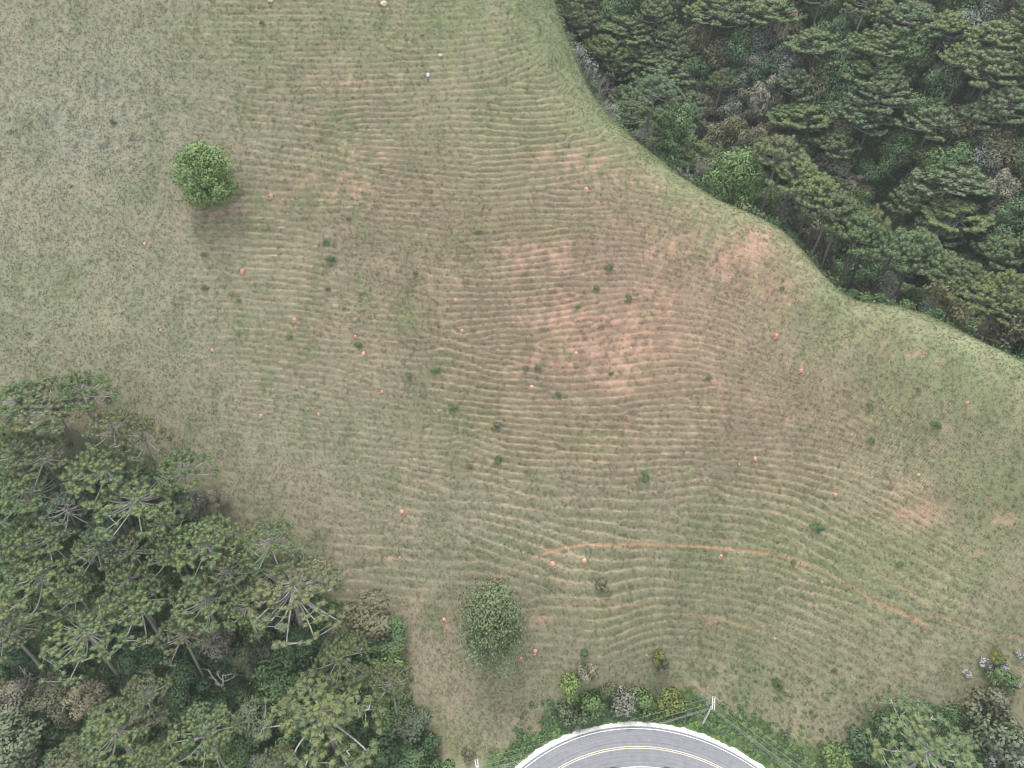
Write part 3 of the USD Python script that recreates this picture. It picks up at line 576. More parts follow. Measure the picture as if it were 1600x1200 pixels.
SH = [(748, 362, 13, 'dark'), (516, 402, 20, 'mid'), (510, 378, 14, 'mid'), (932, 450, 16, 'dark'), (952, 417, 16, 'mid'), (982, 465, 16, 'mid'), (904, 478, 12, 'mid'), (453, 524, 15, 'bright'), (112, 291, 9, 'bright'), (371, 467, 10, 'bright'),
      (778, 717, 20, 'dark'), (1008, 745, 20, 'mid'), (1463, 662, 20, 'mid'), (1277, 823, 24, 'dark'), (1407, 880, 14, 'mid'), (1362, 688, 14, 'mid'), (1434, 610, 12, 'mid'), (1358, 635, 16, 'mid'), (776, 667, 20, 'olive'),
      (840, 575, 14, 'mid'), (680, 580, 18, 'mid'), (640, 588, 16, 'mid'), (708, 636, 18, 'mid'), (820, 575, 16, 'olive'), (873, 615, 14, 'mid'), (650, 427, 13, 'yellow'), (733, 727, 16, 'olive'), (409, 36, 12, 'mid'), (176, 188, 16, 'olive'),
      (441, 229, 7, 'mid'), (318, 396, 14, 'olive'), (545, 342, 10, 'mid'), (538, 481, 9, 'bright'), (1240, 877, 12, 'yellow'), (512, 450, 14, 'olive'), (943, 912, 34, 'olive'), (1108, 590, 12, 'mid'), (955, 583, 12, 'mid'), (560, 538, 16, 'mid'), (318, 447, 18, 'olive'), (1222, 450, 12, 'mid')]
for q, w_ in zip(SH, single_out(SH)):
    nm = dict(dark='dark green', mid='green', bright='bright green', olive='dull olive', yellow='yellow green')[q[3]]
    bush('bush_' + {'dark': 'mid'}.get(q[3], q[3]), 'pasture_shrub', q[0], q[1], q[2] * .9, f'{nm} pasture shrub, {w_}', 'shrub', 'shrubs dotted over the pasture', .75)
usdkit.material(stage, LK + 'mound_earth', {'tc': ('texture_coordinate', {}), 'o': ('object_info', {}), 'n': ('noise_texture', {'scale': 5., 'detail': 5.}), 'r': ('rgb_ramp', {'ramp': [(.3, (.30, .155, .10)), (.7, (.42, .24, .165))]}),
    'r2': ('rgb_ramp', {'ramp': [(0, (.85, .85, .85)), (1, (1.1, 1.2, 1.3))]}), 'mul': ('mix', {'mix_type': 'multiply', 'fac': 1.}), 'b': ('bump', {'strength': .7, 'distance': .05}), 'p': ('principled_bsdf', {'roughness': .95, 'specular_ior_level': .1})},
    [('tc.object', 'n.vector'), ('n.fac', 'r.fac'), ('o.random', 'r2.fac'), ('r.color', 'mul.color1'), ('r2.color', 'mul.color2'), ('mul.color', 'p.base_color'), ('n.fac', 'b.height'), ('b.normal', 'p.normal')], surface='p.BSDF')
K2 = []
for i_ in range(3):
    rg = np.random.default_rng(500 + i_); root = kind_prim(f'earth_mound_{"abc"[i_]}'); v = trimesh.creation.icosphere(3).vertices.copy(); f_ = trimesh.creation.icosphere(3).faces
    v = v * np.array([.62, .62, .72]) * (1 + .45 * (meshkit.fbm(v * 2.3 + i_ * 7, 4, i_)[:, None] - .5)); v[:, 2] = np.maximum(v[:, 2], -.35)
    put(root, 'mound', (v, f_), 'mound_earth', True)
    t = rg.uniform(0, 2 * np.pi, 26); r = rg.uniform(.55, 1.1, 26); cs = np.c_[r * np.cos(t), r * np.sin(t), rg.uniform(-.3, -.15, 26)]; rs = rg.uniform(.06, .16, 26)
    put(root, 'crumbled_clods', cat_m([(ICOV * q_ * np.array([1, 1, .7]) + c_, ICOF) for c_, q_ in zip(cs, rs)]), 'mound_earth'); K2.append(str(root.GetPath()) if not isinstance(root, str) else root)
MD = [(424, 307, 9), (226, 380, 7), (379, 424, 9), (461, 501, 10), (568, 552, 8), (597, 612, 7), (332, 547, 6), (251, 516, 6), (408, 650, 7), (498, 648, 6), (628, 800, 10), (625, 871, 6), (863, 882, 11), (913, 876, 10), (1127, 868, 7), (694, 967, 8), (836, 1018, 9), (814, 1027, 6),
      (1213, 524, 10), (1251, 581, 9), (831, 604, 8), (900, 552, 7), (722, 516, 7), (712, 468, 7), (916, 297, 9), (1180, 717, 7), (1085, 751, 6), (1306, 772, 7), (1284, 910, 6), (986, 545, 6), (1010, 1023, 5), (184, 233, 5), (95, 551, 5), (555, 525, 6), (1435, 742, 7), (1512, 629, 6), (1155, 725, 5), (1211, 997, 5)]
for i_, (q, w_) in enumerate(zip(MD, single_out(MD))):
    p = on_ground(q[0], q[1], .1); s = q[2] * depth(p) / F / 1.6
    stand(K2[i_ % 3], 'termite_mound', p, rp.uniform(0, 360), (s, s, s * rp.uniform(.8, 1.2)), f'{"large" if q[2] > 8 else "small"} orange earth mound, {w_}', 'termite mound', 'orange termite mounds', sink=.05, r=1)
usdkit.material(stage, LK + 'pale_rock', {'tc': ('texture_coordinate', {}), 'n': ('noise_texture', {'scale': 3., 'detail': 6.}), 'r': ('rgb_ramp', {'ramp': [(.3, (.26, .225, .17)), (.7, (.40, .35, .27))]}), 'p': ('principled_bsdf', {'roughness': .9})},
    [('tc.object', 'n.vector'), ('n.fac', 'r.fac'), ('r.color', 'p.base_color')], surface='p.BSDF')
for px, py, w_, lab in ((600, 9, 9, 'pale boulder at the top of the pasture right of the middle top edge'), (423, 3, 8, 'pale boulder at the very top edge of the pasture, left of the other one'), (688, 88, 6, 'small pale rock in the grass right above the standing person')):
    p = on_ground(px, py, 0); v = trimesh.creation.icosphere(3).vertices.copy(); v = v * np.array([.7, .55, .5]) * (1 + .6 * (meshkit.fbm(v * 1.6 + px, 3, 3)[:, None] - .5)) * w_ * depth(p) / F / 1.2
    pr = put('/World', 'boulder', (v + np.array([p[0], p[1], float(H(p[0], p[1])) + .1]), trimesh.creation.icosphere(3).faces), 'pale_rock', 50); tag(pr, lab, 'boulder')

# ------------------------------------------------------------------ forest beyond the ridge
def crest_R(px): return float(np.interp(px, CRP[:, 0], [c[2] for c in CREST]))
def far_tree(kind, name, px, py, wpx, W0, H0, apex, label, cat, group=None, R=None, hr=(9, 23)):
    """apex (share of the height) seen at this spot; R a range from the camera, else it stands on the valley floor"""
    if R is None: ht = H0 * rp.uniform(.85, 1.05); p = on_ground(px, py, ht * apex, 9.)
    else:
        p = atR(px, py, R); ht = float(np.clip((p[2] - H(p[0], p[1])) / apex, *hr))
    s = wpx * depth(p) / F / W0
    return stand(kind, name, p, rp.uniform(0, 360), (s, s, ht / H0), label, cat, group, lean=(rp.uniform(-2, 2), rp.uniform(-2, 2)), r=s * W0 * .38)
FD = dict(green=(18., 13.), deep=(19., 13.8), yellow=(17., 12.2), wide=(20., 15.4), slim=(18., 10.), olive=(18., 12.6))
ORD = ['leftmost', 'second from left', 'third from left', 'fourth from left', 'fifth from left', 'sixth from left', 'seventh from left', 'eighth from left', 'ninth from left', 'tenth from left', 'eleventh from left', 'twelfth from left', 'thirteenth from left', 'fourteenth from left', 'fifteenth from left', 'sixteenth from left']
front = [('olive', 1220, 228, 92, 12), ('green', 1243, 262, 84, 8), ('green', 1276, 284, 84, 9), ('olive', 1300, 310, 80, 9), ('yellow', 1322, 322, 84, 12), ('green', 1352, 352, 84, 8), ('green', 1384, 322, 90, 22), ('green', 1402, 374, 86, 10), ('green', 1442, 380, 92, 12),
         ('yellow', 1484, 412, 84, 11), ('yellow', 1512, 424, 80, 14), ('yellow', 1536, 452, 76, 8), ('yellow', 1580, 440, 84, 13), ('olive', 1596, 478, 70, 8), ('olive', 1365, 318, 70, 16)]
front.sort(key=lambda q: q[1])
for i_, (k, px, py, w_, dr) in enumerate(front):
    H0, W0 = FD[k]
    far_tree(FAR[k], 'araucaria_pine', px, py, w_ * 1.12, W0, H0, .95, f'ridge edge araucaria pine, {ORD[i_]} in the front row', 'araucaria pine', 'araucaria pines in the front row along the ridge', R=crest_R(px - 35) + 4 + .4 * dr, hr=(11, 25))
mid = [('deep', 1505, 272, 130), ('green', 1516, 332, 124), ('deep', 1432, 300, 84), ('green', 1276, 176, 104), ('deep', 1345, 166, 100), ('green', 1246, 176, 84), ('deep', 1382, 132, 104), ('green', 1372, 100, 100), ('slim', 1536, 172, 72), ('deep', 1460, 176, 96), ('green', 1286, 60, 104),
       ('wide', 1392, 56, 120), ('green', 1350, 62, 90), ('deep', 1432, 16, 104), ('green', 1482, 30, 90), ('deep', 1566, 46, 110), ('deep', 1562, 92, 110), ('wide', 1120, 8, 110), ('deep', 1158, 12, 84), ('green', 1212, 8, 100), ('green', 970, 36, 112), ('green', 1006, 82, 96), ('deep', 1042, 106, 104),
       ('green', 960, 72, 70), ('deep', 1018, 142, 90), ('yellow', 1012, 138, 60), ('green', 1306, 216, 76), ('deep', 1192, 220, 60), ('deep', 1250, 122, 80), ('deep', 1590, 150, 90), ('green', 1566, 380, 80), ('deep', 1470, 345, 80)]
LMF = [('the slender pale trunked pine', 1536, 172), ('the silvery trees', 1195, 88), ('the top right corner', 1590, 10), ('the ivy column tree', 1066, 200), ('the round ridge tree', 1152, 270), ('the front row of pines', 1380, 380), ('the dark hollow', 1405, 226), ('the top of the ridge edge', 900, 40), ('the upper photo edge', 1300, 0)]
for (k, px, py, w_), ph_ in zip(mid, single_out([q[1:] for q in mid], LMF)):
    H0, W0 = FD[k]
    ph_ = 'itself' if k == 'slim' else ph_
    far_tree(FAR[k], 'araucaria_pine', px, py, w_ * 1.05, W0, H0, .95, 'slender pale trunked araucaria pine standing tall at the right of the far forest' if k == 'slim' else f'{dict(green="green", deep="dark green", yellow="yellowish", wide="very wide", olive="olive")[k]} araucaria pine, {ph_}', 'araucaria pine', 'tall araucaria pines in the forest behind the ridge')
BD = dict(dark=(9, 11.), mid=(9.5, 12.), olive=(9, 12.), tan=(8, 11.), silver=(9, 12.), pale=(8, 9.))
brd = [('silver', 1188, 66, 56, 'silvery grey tree in the upper middle of the far forest'), ('silver', 1182, 106, 60, 'silvery tree just below the other silvery ones in the far forest'), ('silver2', 1232, 82, 60, 'silvery tree on the right of the silvery group in the far forest'), ('tan', 1432, 88, 50, 'beige tree right of the very wide pine in the far forest'),
       ('pale', 1476, 122, 62, 'grey green round tree right of the beige one in the far forest'), ('olive', 1132, 80, 66, 'olive tree left of the silvery group'), ('olive2', 1112, 150, 60, 'olive brown tree left of the dark gap in the forest'), ('olive', 1182, 152, 56, 'yellowish olive tree right of the dark gap in the forest'), ('olive', 1496, 192, 80, 'large olive brown tree left of the slender pale trunked pine'),
       ('olive2', 1556, 212, 66, 'olive tree right of the slender pale trunked pine'), ('tan', 1306, 252, 56, 'brown leaved tree under the pines behind the front row'), ('olive', 1126, 206, 60, 'olive tree above the round bright tree on the ridge'), ('silver', 1540, 22, 60, 'grey tree at the top right of the far forest'), ('dark', 1405, 226, 60, 'dark green tree in the hollow below the araucaria crowns'),
       ('dark2', 1148, 190, 44, 'small dark tree in the gap above the ridge trees'), ('tan2', 1098, 160, 50, 'beige brown tree right of the ivy covered column tree'), ('tan', 1340, 290, 50, 'brownish tree right behind the front row'), ('mid', 1160, 120, 50, 'green tree between silvery and olive ones'), ('tan', 1020, 196, 46, 'beige tree left of the ivy covered column tree'),
       ('olive2', 1440, 236, 60, 'olive tree between the dark hollow and the large olive brown one'), ('olive', 1590, 240, 60, 'olive tree cut by the right photo edge'), ('dark', 1590, 330, 60, 'dark tree cut by the right photo edge below the olive one'), ('tan', 1572, 335, 44, 'small beige tree beside the dark one at the right photo edge'), ('silver', 1592, 15, 50, 'grey tree in the top right corner'),
       ('olive', 1090, 60, 50, 'olive tree at the top left of the far forest'), ('pale', 1325, 30, 50, 'pale tree among pines at the top of the far forest'), ('dark', 1250, 228, 56, 'dark green tree behind the olive front row pine')]
for k, px, py, w_, lab in brd:
    W0, H0 = BD[k.rstrip('2')]; far_tree(K[k], 'broadleaf_tree', px, py, w_ * 1.1, W0, H0, .68, lab, 'broadleaf tree')
# on the far side of the ridge edge
far_tree(K['column'], 'ivy_column_tree', 1066, 150, 66, 7.0, 17., .97, 'tall ivy covered column shaped tree on the ridge edge', 'tree', R=crest_R(1066) + 9, hr=(12, 24))
far_tree(K['ridge_round'], 'round_ridge_tree', 1152, 240, 100, 11.5, 11., .95, 'round bright green tree on the ridge edge left of the pines', 'tree', R=crest_R(1140) + 8, hr=(8, 15))
for k, px, py, w_, H0, lab in (('bare', 1105, 222, 56, 9., 'bare grey tree between the ivy column and the round tree'), ('bare2', 965, 160, 44, 6.5, 'bare grey shrub tree on the ridge left of the ivy column'), ('bare2', 918, 60, 50, 6.5, 'tall pale bare shrub tree near the top of the ridge edge'), ('bare', 938, 100, 40, 9., 'bare pale stemmed tree at the foot of the upper ridge pines'), ('bare2', 996, 196, 40, 6.5, 'greyish twiggy shrub left below the ivy column'),
                             ('bare2', 1410, 420, 46, 6.5, 'grey twiggy shrub between trunks of the front row pines'), ('bare2', 1460, 470, 40, 6.5, 'grey twiggy shrub right of the leaning pale trunk'), ('bare', 1560, 480, 40, 9., 'grey bare tree at the right end of the front row')):
    far_tree(K[k], 'bare_tree', px, py, w_, 7. if k == 'bare' else 5., H0, .95, lab, 'bare tree', R=crest_R(px) + 8, hr=(5, 14))
# bushes hugging the ridge edge
g = np.random.default_rng(23)
for t in np.arange(0, 1, .0105):
    i_ = t * (len(cr3) - 3) + .6; a, f_ = int(i_), i_ % 1; c = cr3[a] * (1 - f_) + cr3[a + 1] * f_; d = unit(cr3[a + 1] - cr3[a]); nrm = np.array([-d[1], d[0]])
    for o in (g.uniform(6.0, 9.0), g.uniform(8.5, 13)):
        x, y = c + nrm * o + d * g.uniform(-1, 1)
        k = g.choice(['bush_dark', 'bush_mid', 'bush_bright', 'bush_olive', 'bush_pale', 'bush_tan', 'bush_silver'], p=[.17, .30, .16, .13, .12, .06, .06]); s = g.uniform(.55, 1.15)
        stand(K[k], 'ridge_bush', (x, y), g.uniform(0, 360), (s, s, s * g.uniform(.6, 1.15)), CN[k[5:]] + ' bush in the belt of scrub along the far side of the ridge', 'bush', CN[k[5:]] + ' scrub bushes along the ridge edge', r=1.4)
# the rest of the forest
g = np.random.default_rng(29); cand = []
HX = lambda x, y: float(H(x, y))
for _ in range(9000):
    x, y = g.uniform(-30, 240), g.uniform(90, 300)
    if beyond(np.array([x]), np.array([y]))[0] < 12: continue
    p = np.array([x, y, HX(x, y) + 11.]); P = proj(p)
    if not (780 < P[0] < 1680 and -110 < P[1] < 640) or depth(p) > 285: continue
    cand.append((x, y))
nt_ = [0, 0]
for x, y in cand:
    pine = meshkit.fbm(np.array([[x / 22., y / 22., 2.]]), 2, 71)[0] > .46
    if g.uniform() < .2: pine = not pine
    rad = 3.1 if pine else 1.7
    if any((x - a) ** 2 + (y - b) ** 2 < (rad + .34 * c) ** 2 for a, b, c in taken): continue
    if pine:
        if nt_[0] >= 240: continue
        k = g.choice(list(FD), p=[.27, .34, .05, .16, .08, .10]); H0, W0 = FD[k]; s = g.uniform(.72, 1.0); nt_[0] += 1
        stand(FAR[k], 'forest_araucaria', (x, y), g.uniform(0, 360), (s, s, g.uniform(.82, 1.05)), 'araucaria pine among many alike in the deep forest behind the ridge', 'araucaria pine', 'araucaria pines filling the forest behind the ridge', r=rad, lean=tuple(g.uniform(-3, 3, 2)))
    else:
        if nt_[1] >= 299: continue
        k = g.choice(['dark', 'mid', 'olive', 'tan', 'silver', 'pale', 'dark2', 'mid2', 'olive2', 'silver2'], p=[.16, .12, .13, .08, .08, .06, .13, .10, .09, .05]); s = g.uniform(.9, 1.3); nt_[1] += 1
        stand(K[k], 'forest_broadleaf_tree', (x, y), g.uniform(0, 360), (s, s, s * g.uniform(.95, 1.35)), CN[k.rstrip('2')] + ' leafy tree mixed among the pines of the deep forest behind the ridge', 'broadleaf tree', CN[k.rstrip('2')] + ' broadleaf trees filling the forest behind the ridge', r=rad)
# low leafy cover on both forest floors
def scatter(name, pts, protos, smin, smax, label, seed):
    g = np.random.default_rng(seed); pi = UsdGeom.PointInstancer.Define(stage, '/World/' + name); paths = []
    for i_, (leaf, n, Hh, W) in enumerate(protos):
        rg = np.random.default_rng(seed + i_); d = unit(rg.normal(size=(n, 3)) + [0, 0, .6]); d[:, 2] = np.abs(d[:, 2]); pos = d * np.array([W / 2, W / 2, Hh]) * rg.uniform(.5, 1.05, (n, 1))
        mm = usdkit.mesh(stage, f'/World/{name}/leafy_clump' + (f'_{i_:03d}' if i_ else ''), leaves(rg, pos, d, .3, .65), LK + leaf); paths.append(mm.GetPath())
    pi.CreatePrototypesRel().SetTargets(paths); n = len(pts)
    pi.CreatePositionsAttr(Vt.Vec3fArray.FromNumpy(np.asarray(pts, np.float32))); pi.CreateProtoIndicesAttr(Vt.IntArray.FromNumpy(g.integers(0, len(protos), n).astype(np.int32)))
    a = g.uniform(0, np.pi, n); pi.CreateOrientationsAttr(Vt.QuathArray([Gf.Quath(float(math.cos(q)), 0, 0, float(math.sin(q))) for q in a]))
    s = g.uniform(smin, smax, n); pi.CreateScalesAttr(Vt.Vec3fArray.FromNumpy(np.c_[s, s, s * g.uniform(.7, 1.3, n)].astype(np.float32)))
    tag(pi.GetPrim(), label, 'undergrowth', None, 'stuff')
g = np.random.default_rng(37)
x, y = g.uniform(-105, 12, 9000), g.uniform(30, 80, 9000); k = inside(proj(np.c_[x, y, H(x, y)]), GROVE); x2, y2 = g.uniform(40, 110, 3000), g.uniform(35, 70, 3000); k2 = inside(proj(np.c_[x2, y2, H(x2, y2)]), GROVE2)
x, y = np.r_[x[k], x2[k2]], np.r_[y[k], y2[k2]]
scatter('grove_undergrowth', np.c_[x, y, H(x, y)], [('leaf_dark', 110, 1.5, 2.4), ('leaf_mid', 110, 1.2, 2.2), ('leaf_dark', 90, .9, 2.0)], .7, 1.5, 'dark leafy undergrowth covering the ground beneath the groves', 41)
x, y = g.uniform(-30, 240, 26000), g.uniform(90, 300, 26000); P = proj(np.c_[x, y, H(x, y) + 3]); k = (beyond(x, y) > 5) & (P[:, 0] > 800) & (P[:, 0] < 1660) & (P[:, 1] > -60) & (P[:, 1] < 640); x, y = x[k], y[k]
scatter('forest_undergrowth', np.c_[x, y, H(x, y)], [('leaf_dark', 110, 1.6, 2.8), ('leaf_mid', 110, 1.3, 2.6), ('leaf_dark', 90, 1.0, 2.4), ('leaf_olive', 80, 1.3, 2.2)], .9, 2.1, 'leafy undergrowth covering the forest floor behind the ridge', 43)

# ------------------------------------------------------------------ road bend
def ring(r0, r1, z, a0, a1, n, mat, name, parent='/World', rows=2, wob=None, thick=0.0, seed=0):
    a = np.linspace(a0, a1, n); rr_ = np.linspace(0, 1, rows); A, Rr = np.meshgrid(a, rr_, indexing='ij')
    ro = np.full(n, r1) if wob is None else r1 + wob(a); Rm = r0 + (ro[:, None] - r0) * Rr
    Z = z(A, Rm, Rr) if callable(z) else np.full(A.shape, z)
    v = np.stack([ROADC[0] + Rm * np.cos(A), ROADC[1] + Rm * np.sin(A), Z], -1).reshape(-1, 3)
    i_, j_ = np.meshgrid(np.arange(n - 1), np.arange(rows - 1), indexing='ij'); q = (i_ * rows + j_).ravel(); f_ = np.vstack([np.c_[q, q + 1, q + rows + 1], np.c_[q, q + rows + 1, q + rows]])[:, ::-1]
    return put(parent, name, (v, f_), mat, True)
usdkit.material(stage, LK + 'asphalt', {'g': ('geometry', {}), 'n': ('noise_texture', {'scale': .9, 'detail': 7., 'roughness': .65}), 'r': ('rgb_ramp', {'ramp': [(.3, (.125, .126, .140)), (.7, (.165, .166, .180))]}), 'm': ('mapping', {'scale': (3., 3., 3.)}),
    'v': ('vector_math', {'math_type': 'subtract', 'vector2': (float(ROADC[0]), float(ROADC[1]), 0)}), 'l': ('vector_math', {'math_type': 'length'}), 'w': ('math', {'math_type': 'multiply', 'value2': 3.0}), 's': ('noise_texture', {'dimensions': '1D', 'scale': 1.0, 'detail': 3.}),
    'r2': ('rgb_ramp', {'ramp': [(.3, (.88, .88, .88)), (.7, (1.1, 1.1, 1.1))]}), 'mul': ('mix', {'mix_type': 'multiply', 'fac': 1.}), 'p': ('principled_bsdf', {'roughness': .8, 'specular_ior_level': .3})},
    [('g.position', 'n.vector'), ('g.position', 'v.vector1'), ('v.vector', 'l.vector1'), ('l.value', 'w.value1'), ('w.value', 's.w'), ('s.fac', 'r2.fac'), ('n.fac', 'r.fac'), ('r.color', 'mul.color1'), ('r2.color', 'mul.color2'), ('mul.color', 'p.base_color')], surface='p.BSDF')
def paint(name, c1, c2):
    usdkit.material(stage, LK + name, {'g': ('geometry', {}), 'n': ('noise_texture', {'scale': 2.2, 'detail': 6., 'roughness': .7}), 'r': ('rgb_ramp', {'ramp': [(.32, c1), (.5, c2)]}), 'p': ('principled_bsdf', {'roughness': .75})},
                    [('g.position', 'n.vector'), ('n.fac', 'r.fac'), ('r.color', 'p.base_color')], surface='p.BSDF')
paint('white_paint', (.32, .32, .32), (.48, .48, .47)); paint('yellow_paint', (.34, .31, .25), (.44, .39, .29)); paint('pale_gravel', (.30, .29, .27), (.49, .475, .45))
A0, A1 = -.35, math.pi + .35
rd = ring(25.4, 32.75, 0.0, A0, A1, 240, 'asphalt', 'road', rows=3); tag(rd, 'grey asphalt road bending round the foot of the hill', None, None, 'structure')
for nm, r, w_, mat in (('edge_line', 32.37, .14, 'white_paint'), ('edge_line', 26.15, .14, 'white_paint'), ('centre_line', 29.42, .13, 'yellow_paint'), ('centre_line', 29.12, .13, 'yellow_paint')):
    ring(r - w_ / 2, r + w_ / 2, .004, A0, A1, 240, mat, nm, '/World/road')
wob = lambda a: .25 * (meshkit.fbm(np.c_[a * 30, a * 0, a * 0], 4, 81) - .5) * 2 + .22 * (meshkit.fbm(np.c_[a * 200, a * 0, a * 0], 3, 82) - .5)
sh = ring(32.75, 33.6, lambda A, Rm, Rr: .02 + .10 * np.minimum(1, Rr * 6) + .07 * (meshkit.fbm(np.stack([A * 160, Rr * 4, A * 0], -1), 3, 83) - .5) - .22 * np.maximum(0, Rr - .85) / .15, A0, A1, 900, 'pale_gravel', 'gravel_shoulder', rows=9, wob=wob)
tag(sh, 'bright white gravel shoulder along the outside of the road bend', None, None, 'structure')
isl = ring(24.2, 25.4, .05, A0, A1, 200, 'pale_gravel', 'inner_kerb', rows=3); tag(isl, 'pale kerb strip inside the road bend', None, None, 'structure')
for px, w_, lab in ((958, 14, 'left green bush top at the bottom edge inside the road bend'), (1020, 12, 'middle green bush top at the bottom edge inside the road bend'), (1041, 14, 'right green bush top at the bottom edge inside the road bend')):
    p = atz(px, 1203, 1.0); s = w_ * 125 / F / 4.6; stand(K['bush_mid'], 'roadside_bush', p, 30, (s, s, s * 1.6), lab, 'bush', None)
RB = [('bright', 893, 1072, 34, 'bright green round bush, leftmost in the thicket above the road bend'), ('mid', 922, 1098, 40, 'green bush in the left of the thicket above the road bend'), ('pale', 884, 1112, 32, 'pale bluish green bush at the lower left of the thicket beside the gravel'), ('pale', 905, 1126, 30, 'pale leafy bush right on the gravel shoulder'),
      ('tan', 918, 1048, 30, 'dry whitish bush above the thicket'), ('yellow', 920, 1050, 20, 'yellowish bush beside the dry whitish one'), ('silver', 976, 1092, 42, 'greyish leafless looking bush in the middle of the thicket'), ('mid', 1004, 1094, 40, 'green bush right of the greyish one'), ('pale', 950, 1078, 24, 'small pale bush left of the greyish one'),
      ('yellow', 1044, 1100, 42, 'yellow green bush at the right end of the thicket above the road bend'), ('mid', 1062, 1106, 28, 'green bush at the far right of the thicket'), ('yellow', 1030, 1026, 20, 'small yellow green bush alone in the grass above the thicket'), ('olive', 1036, 1042, 20, 'olive bush just below the small yellow green one'), ('mid', 914, 1022, 14, 'light green sapling above the dry whitish bush'),
      ('bright', 1124, 1112, 12, 'tiny bright bush right beside the utility pole'), ('bright', 1312, 1186, 38, 'bright green bush left of the lone pine in the bottom right corner'), ('dark', 1345, 1165, 50, 'dark bush under the left branches of the corner pine'), ('pale', 1565, 1150, 70, 'grey green bush right of the corner pine'), ('silver', 1575, 1178, 60, 'silvery bush in the bottom right corner'),
      ('olive', 1545, 1105, 60, 'olive bush above the grey green one near the right edge'), ('yellow', 1555, 1028, 22, 'yellow green bush among lilac blossoms near the right edge'), ('mid', 1565, 1062, 34, 'green bush among lilac blossoms near the right edge'), ('dark', 1215, 1068, 14, 'small dark bush in the grass right above the utility pole wires'), ('olive', 730, 1180, 20, 'olive bush next to the left utility pole top')]
for k, px, py, w_, lab in RB: bush('bush_' + k, 'thicket_bush' if px < 1100 else 'hedge_bush', px, py, w_ * 1.4, lab, 'bush', None, 1.05)
def flowers(seed):
    rg = np.random.default_rng(seed); root = kind_prim('lilac_bush'); n = 500; d = unit(rg.normal(size=(n, 3)) + [0, 0, .4]); d[:, 2] = abs(d[:, 2]); put(root, 'foliage', leaves(rg, d * rg.uniform(.5, 1, (n, 1)) * [1.3, 1.3, 1.5], d, .3), 'leaf_pale')
    put(root, 'stem', tube([[0, 0, -.3], [.05, 0, .5], [0, .06, 1.0]], [.06, .05, .03], 5), 'twig_grey')
    c = unit(rg.normal(size=(9, 3)) + [0, 0, 1.]) * [1.25, 1.25, 1.5]; k = rg.integers(0, 9, 260); put(root, 'blossom', leaves(rg, c[k] + rg.normal(size=(260, 3)) * .22, np.tile([0, 0, 1.], (260, 1)), .26, .8), 'flower_lilac'); return root
K['lilac'] = flowers(401)
LI = [(1540, 1036, 22, 'lilac flowering bush, upper left in the blossoming group near the right edge'), (1594, 1022, 16, 'lilac flowering bush cut by the right photo edge'), (1567, 1040, 20, 'lilac flowering bush in the middle of the blossoming group'), (1512, 1050, 14, 'lilac flowering bush, leftmost of the blossoming group'), (1556, 1078, 18, 'lilac flowering bush, lowest of the blossoming group'), (1592, 1068, 12, 'small lilac flowering bush at the right photo edge below the others')]
for px, py, w_, lab in LI:
    p = on_ground(px, py, .8); s = w_ * depth(p) / F / 2.7; stand(K['lilac'], 'lilac_bush', p, rp.uniform(0, 360), s, lab, 'flowering bush', None, r=1)
# rank weeds on the bank
g = np.random.default_rng(53); a, r = g.uniform(A0, A1, 5200), 34.3 + np.abs(g.normal(size=5200)) * 2.3; x, y = ROADC[0] + r * np.cos(a), ROADC[1] + r * np.sin(a); P = proj(np.c_[x, y, H(x, y)])
k = (P[:, 1] > 1090) & (P[:, 1] < 1230) & (g.uniform(size=len(x)) < .25 + .9 * ((P[:, 0] > 850) | (r < 35.4))) & ~((P[:, 0] < 800) & (r > 36)); x, y = x[k], y[k]
scatter('roadside_weeds', np.c_[x, y, H(x, y) - .05], [('leaf_mid', 60, .45, 1.0), ('leaf_bright', 50, .4, .9), ('leaf_dark', 50, .5, 1.0)], .6, 1.4, 'rank green weeds on the bank above the road shoulder', 57)
g = np.random.default_rng(59); px, py = g.uniform(1080, 1420, 1500), g.uniform(1040, 1200, 1500); q = np.array([on_ground(a_, b_) for a_, b_ in zip(px[:420], py[:420])]); q = q[np.hypot(q[:, 0] - ROADC[0], q[:, 1] - ROADC[1]) > 35.5]
scatter('grass_herbs', np.c_[q[:, 0], q[:, 1], H(q[:, 0], q[:, 1]) - .05], [('leaf_pale', 26, .3, .8), ('leaf_yellow', 20, .3, .7), ('leaf_mid', 26, .3, .8)], .4, 1.1, 'low leafy herbs in the rough grass above the road', 61)

# ------------------------------------------------------------------ utility poles and wires
usdkit.material(stage, LK + 'pole_concrete', {'tc': ('texture_coordinate', {}), 'n': ('noise_texture', {'scale': 6., 'detail': 5.}), 'r': ('rgb_ramp', {'ramp': [(.3, (.26, .26, .26)), (.7, (.40, .40, .39))]}), 'p': ('principled_bsdf', {'roughness': .85})}, [('tc.object', 'n.vector'), ('n.fac', 'r.fac'), ('r.color', 'p.base_color')], surface='p.BSDF')
usdkit.material(stage, LK + 'crossarm_wood', {'tc': ('texture_coordinate', {}), 'n': ('noise_texture', {'scale': 5., 'detail': 5.}), 'r': ('rgb_ramp', {'ramp': [(.3, (.36, .36, .37)), (.7, (.50, .50, .51))]}), 'p': ('principled_bsdf', {'roughness': .7})}, [('tc.object', 'n.vector'), ('n.fac', 'r.fac'), ('r.color', 'p.base_color')], surface='p.BSDF')
usdkit.material(stage, LK + 'insulator', {'p': ('principled_bsdf', {'base_color': (.38, .37, .36), 'roughness': .25})}, [], surface='p.BSDF')
usdkit.material(stage, LK + 'wire_metal', {'p': ('principled_bsdf', {'base_color': (.24, .24, .25), 'roughness': .5, 'metallic': .3})}, [], surface='p.BSDF')
